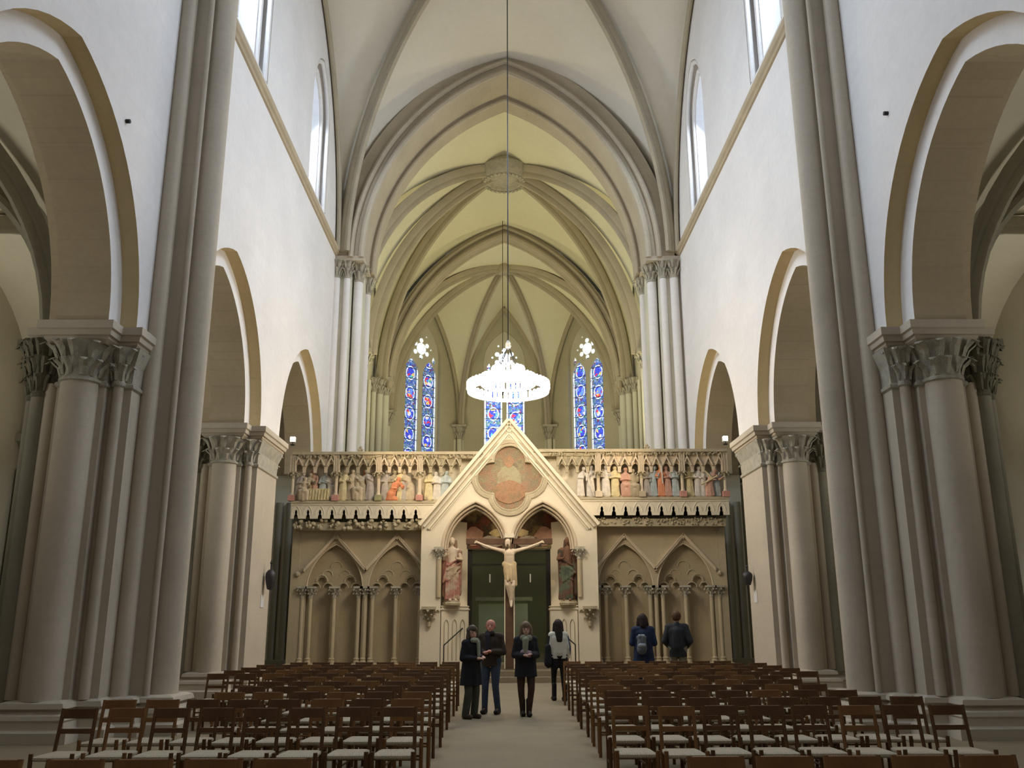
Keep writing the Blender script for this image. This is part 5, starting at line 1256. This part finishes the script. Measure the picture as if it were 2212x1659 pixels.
r, k, K = person('person with short curly grey-brown hair and long black coat talking in the aisle', -0.74, 16.7, 0.75, 1.56, ('a', (0.50, 0.29, 0.20)), brn('grey_brown_hair', (0.075, 0.055, 0.035)), blk, cl('olive_grey_trousers', (0.06, 0.062, 0.045)), plain('brown_shoe', (0.05, 0.03, 0.02), 0.5),
    dict(fem=True, arms='front', coat=0.62, flare=0.06, hair='curly', look=0.35, coat_name='coat', knee=0.078, hem=0.075))
blob('scarf', [K(((-0.05, -0.10, 1.46), (0.05, -0.10, 1.46), 0.05, 0.05)), K(((0.06, -0.14, 1.42), (0.05, -0.17, 1.15), 0.04, 0.035))], cl('sage_scarf', (0.26, 0.27, 0.20)), r, 0.012, 2)
r, k, K = person('bald person with reddish face, brown jacket and blue jeans facing the camera', -0.40, 17.5, -0.25, 1.68, ('b', (0.62, 0.27, 0.19)), None, cl('dark_brown_jacket', (0.055, 0.038, 0.026), 0.4), cl('blue_jeans', (0.055, 0.075, 0.11)), blackboot,
    dict(arms='front', coat=0.86, flare=0.0, look=-0.15, feet=0.13))
blob('scarf', [K(((-0.05, -0.08, 1.47), (0.05, -0.08, 1.47), 0.05, 0.05)), K(((-0.03, -0.14, 1.42), (-0.02, -0.17, 1.15), 0.05, 0.045))], cl('dark_scarf', (0.03, 0.025, 0.03)), r, 0.012, 2)
r, k, K = person('person with light brown hair, pale scarf and dark jacket walking towards the camera', 0.24, 17.05, 0.1, 1.62, ('c', (0.45, 0.27, 0.19)), brn('light_brown_hair', (0.16, 0.11, 0.07)), cl('near_black_jacket', (0.018, 0.018, 0.022)), cl('dark_brown_trousers', (0.05, 0.028, 0.016)), blackboot,
    dict(fem=True, arms='front', coat=0.72, flare=0.03, hair='bob', look=0.1, feet=0.055, step=0.05, boot=0.2, nod=1, hem=0.05))
blob('scarf', [K(((-0.06, -0.09, 1.44), (0.06, -0.09, 1.44), 0.065, 0.065)), K(((-0.02, -0.15, 1.40), (-0.03, -0.17, 1.18), 0.065, 0.05))], cl('pale_green_scarf', (0.24, 0.24, 0.17)), r, 0.012, 2)
blob('sweater', [K(((-0.06, -0.15, 1.17), (0.06, -0.16, 1.14), 0.065, 0.065))], cl('mauve_wool', (0.32, 0.22, 0.24)), r, 0.012, 2)
r, k, K = person('person seen from behind with long dark hair and white top near right chairs', at(1208, 1500, 20.22).x, 20.22, PI+0.15, 1.66, ('d', (0.45, 0.27, 0.19)), brn('long_dark_hair', (0.022, 0.014, 0.010)), cl('white_top', (0.62, 0.60, 0.50), 0.08), cl('black_leggings', (0.012, 0.012, 0.012)), blackboot,
    dict(fem=True, arms='down', coat=0.90, flare=0.01, hair='long', feet=0.10, step=0.10, boot=0.25, knee=0.06, hem=0.045, coat_name='white_top', trouser_name='leggings'))
blob('shorts', [K(((-0.09, 0, 0.92), (-0.09, 0, 0.76), 0.115, 0.11)), K(((0.09, 0, 0.92), (0.09, 0, 0.76), 0.115, 0.11)), K(((-0.06, 0, 0.95), (0.06, 0, 0.95), 0.12, 0.12))], blk, r, 0.012, 2)
blob('hanging_jacket', [K(((0.25, 0.05, 1.15), (0.26, 0.08, 0.80), 0.07, 0.09)), K(((0.24, 0.0, 1.15), (0.24, 0.02, 0.75), 0.05, 0.06))], blk, r, 0.014, 3)
blob('sleeve', [K(((-0.17, 0, 1.38), (-0.22, 0.02, 1.12), 0.068, 0.062)), K(((-0.22, 0.02, 1.12), (-0.23, -0.03, 1.0), 0.062, 0.055))], cl('blue_sleeve', (0.03, 0.05, 0.14)), r, 0.012, 2)
blob('sleeve', [K(((0.17, 0, 1.38), (0.22, 0.02, 1.12), 0.068, 0.062)), K(((0.22, 0.02, 1.12), (0.23, -0.03, 0.95), 0.062, 0.055))], blk, r, 0.012, 2)
xb = at(1390, 1400, 20.9).x
r, k, K = person('person from behind in wide dark blue jacket with small grey backpack', xb, 20.9, PI, 1.78, ('e', (0.45, 0.28, 0.20)), brn('dark_hair', (0.025, 0.015, 0.013)), cl('dark_blue_jacket', (0.016, 0.026, 0.06), 0.35), blk, blackboot,
    dict(arms='front', coat=0.72, flare=0.05, hair='bob'))
bp_ = cl('grey_backpack_cloth', (0.11, 0.12, 0.14), 0.4)
blob('backpack', [K(((0.06, 0.22, 1.22), (0.07, 0.24, 1.0), 0.095, 0.11)), K(((0.0, 0.20, 1.24), (0.13, 0.20, 1.24), 0.05, 0.05))], bp_, r, 0.013, 2)
blob('backpack_pocket', [K(((0.03, 0.31, 1.08), (0.11, 0.31, 1.08), 0.05, 0.05)), K(((0.03, 0.28, 1.28), (0.03, 0.27, 1.26), 0.035, 0.03)), K(((0.12, 0.28, 1.28), (0.12, 0.27, 1.26), 0.035, 0.03))], cl('pale_grey_trim', (0.28, 0.30, 0.34), 0.2), r, 0.012, 2)
xb = at(1464, 1400, 21.3).x
r, k, K = person('person from behind with short brown hair, charcoal jacket and light trousers', xb, 21.3, PI-0.25, 1.84, ('f', (0.50, 0.32, 0.22)), brn('short_brown_hair', (0.09, 0.045, 0.02)), cl('charcoal_jacket', (0.028, 0.030, 0.034), 0.3), cl('stone_trousers', (0.22, 0.19, 0.13)), blackboot,
    dict(arms='pockets', coat=0.80, flare=0.0, hair='short'))
# iron hooks high on the nave walls
for s, (hx_, hy_) in ((-1, (272, 262)), (1, (1918, 245))):
    d = _f + _r*((hx_-1106)/FPX) - _u*((hy_-829.5)/FPX); p = CP + d*((s*W-CP.x)/d.x)
    bm = BM(); rod(bm, (0, 0, 0), (-s*0.07, 0, 0), 0.035, 8); o = link('wall_hook', bm, M['iron'], None); o.location = p
    tag(o, 'small dark iron hook high on the %s nave wall beside the near arch' % SIDE[s], 'hook')
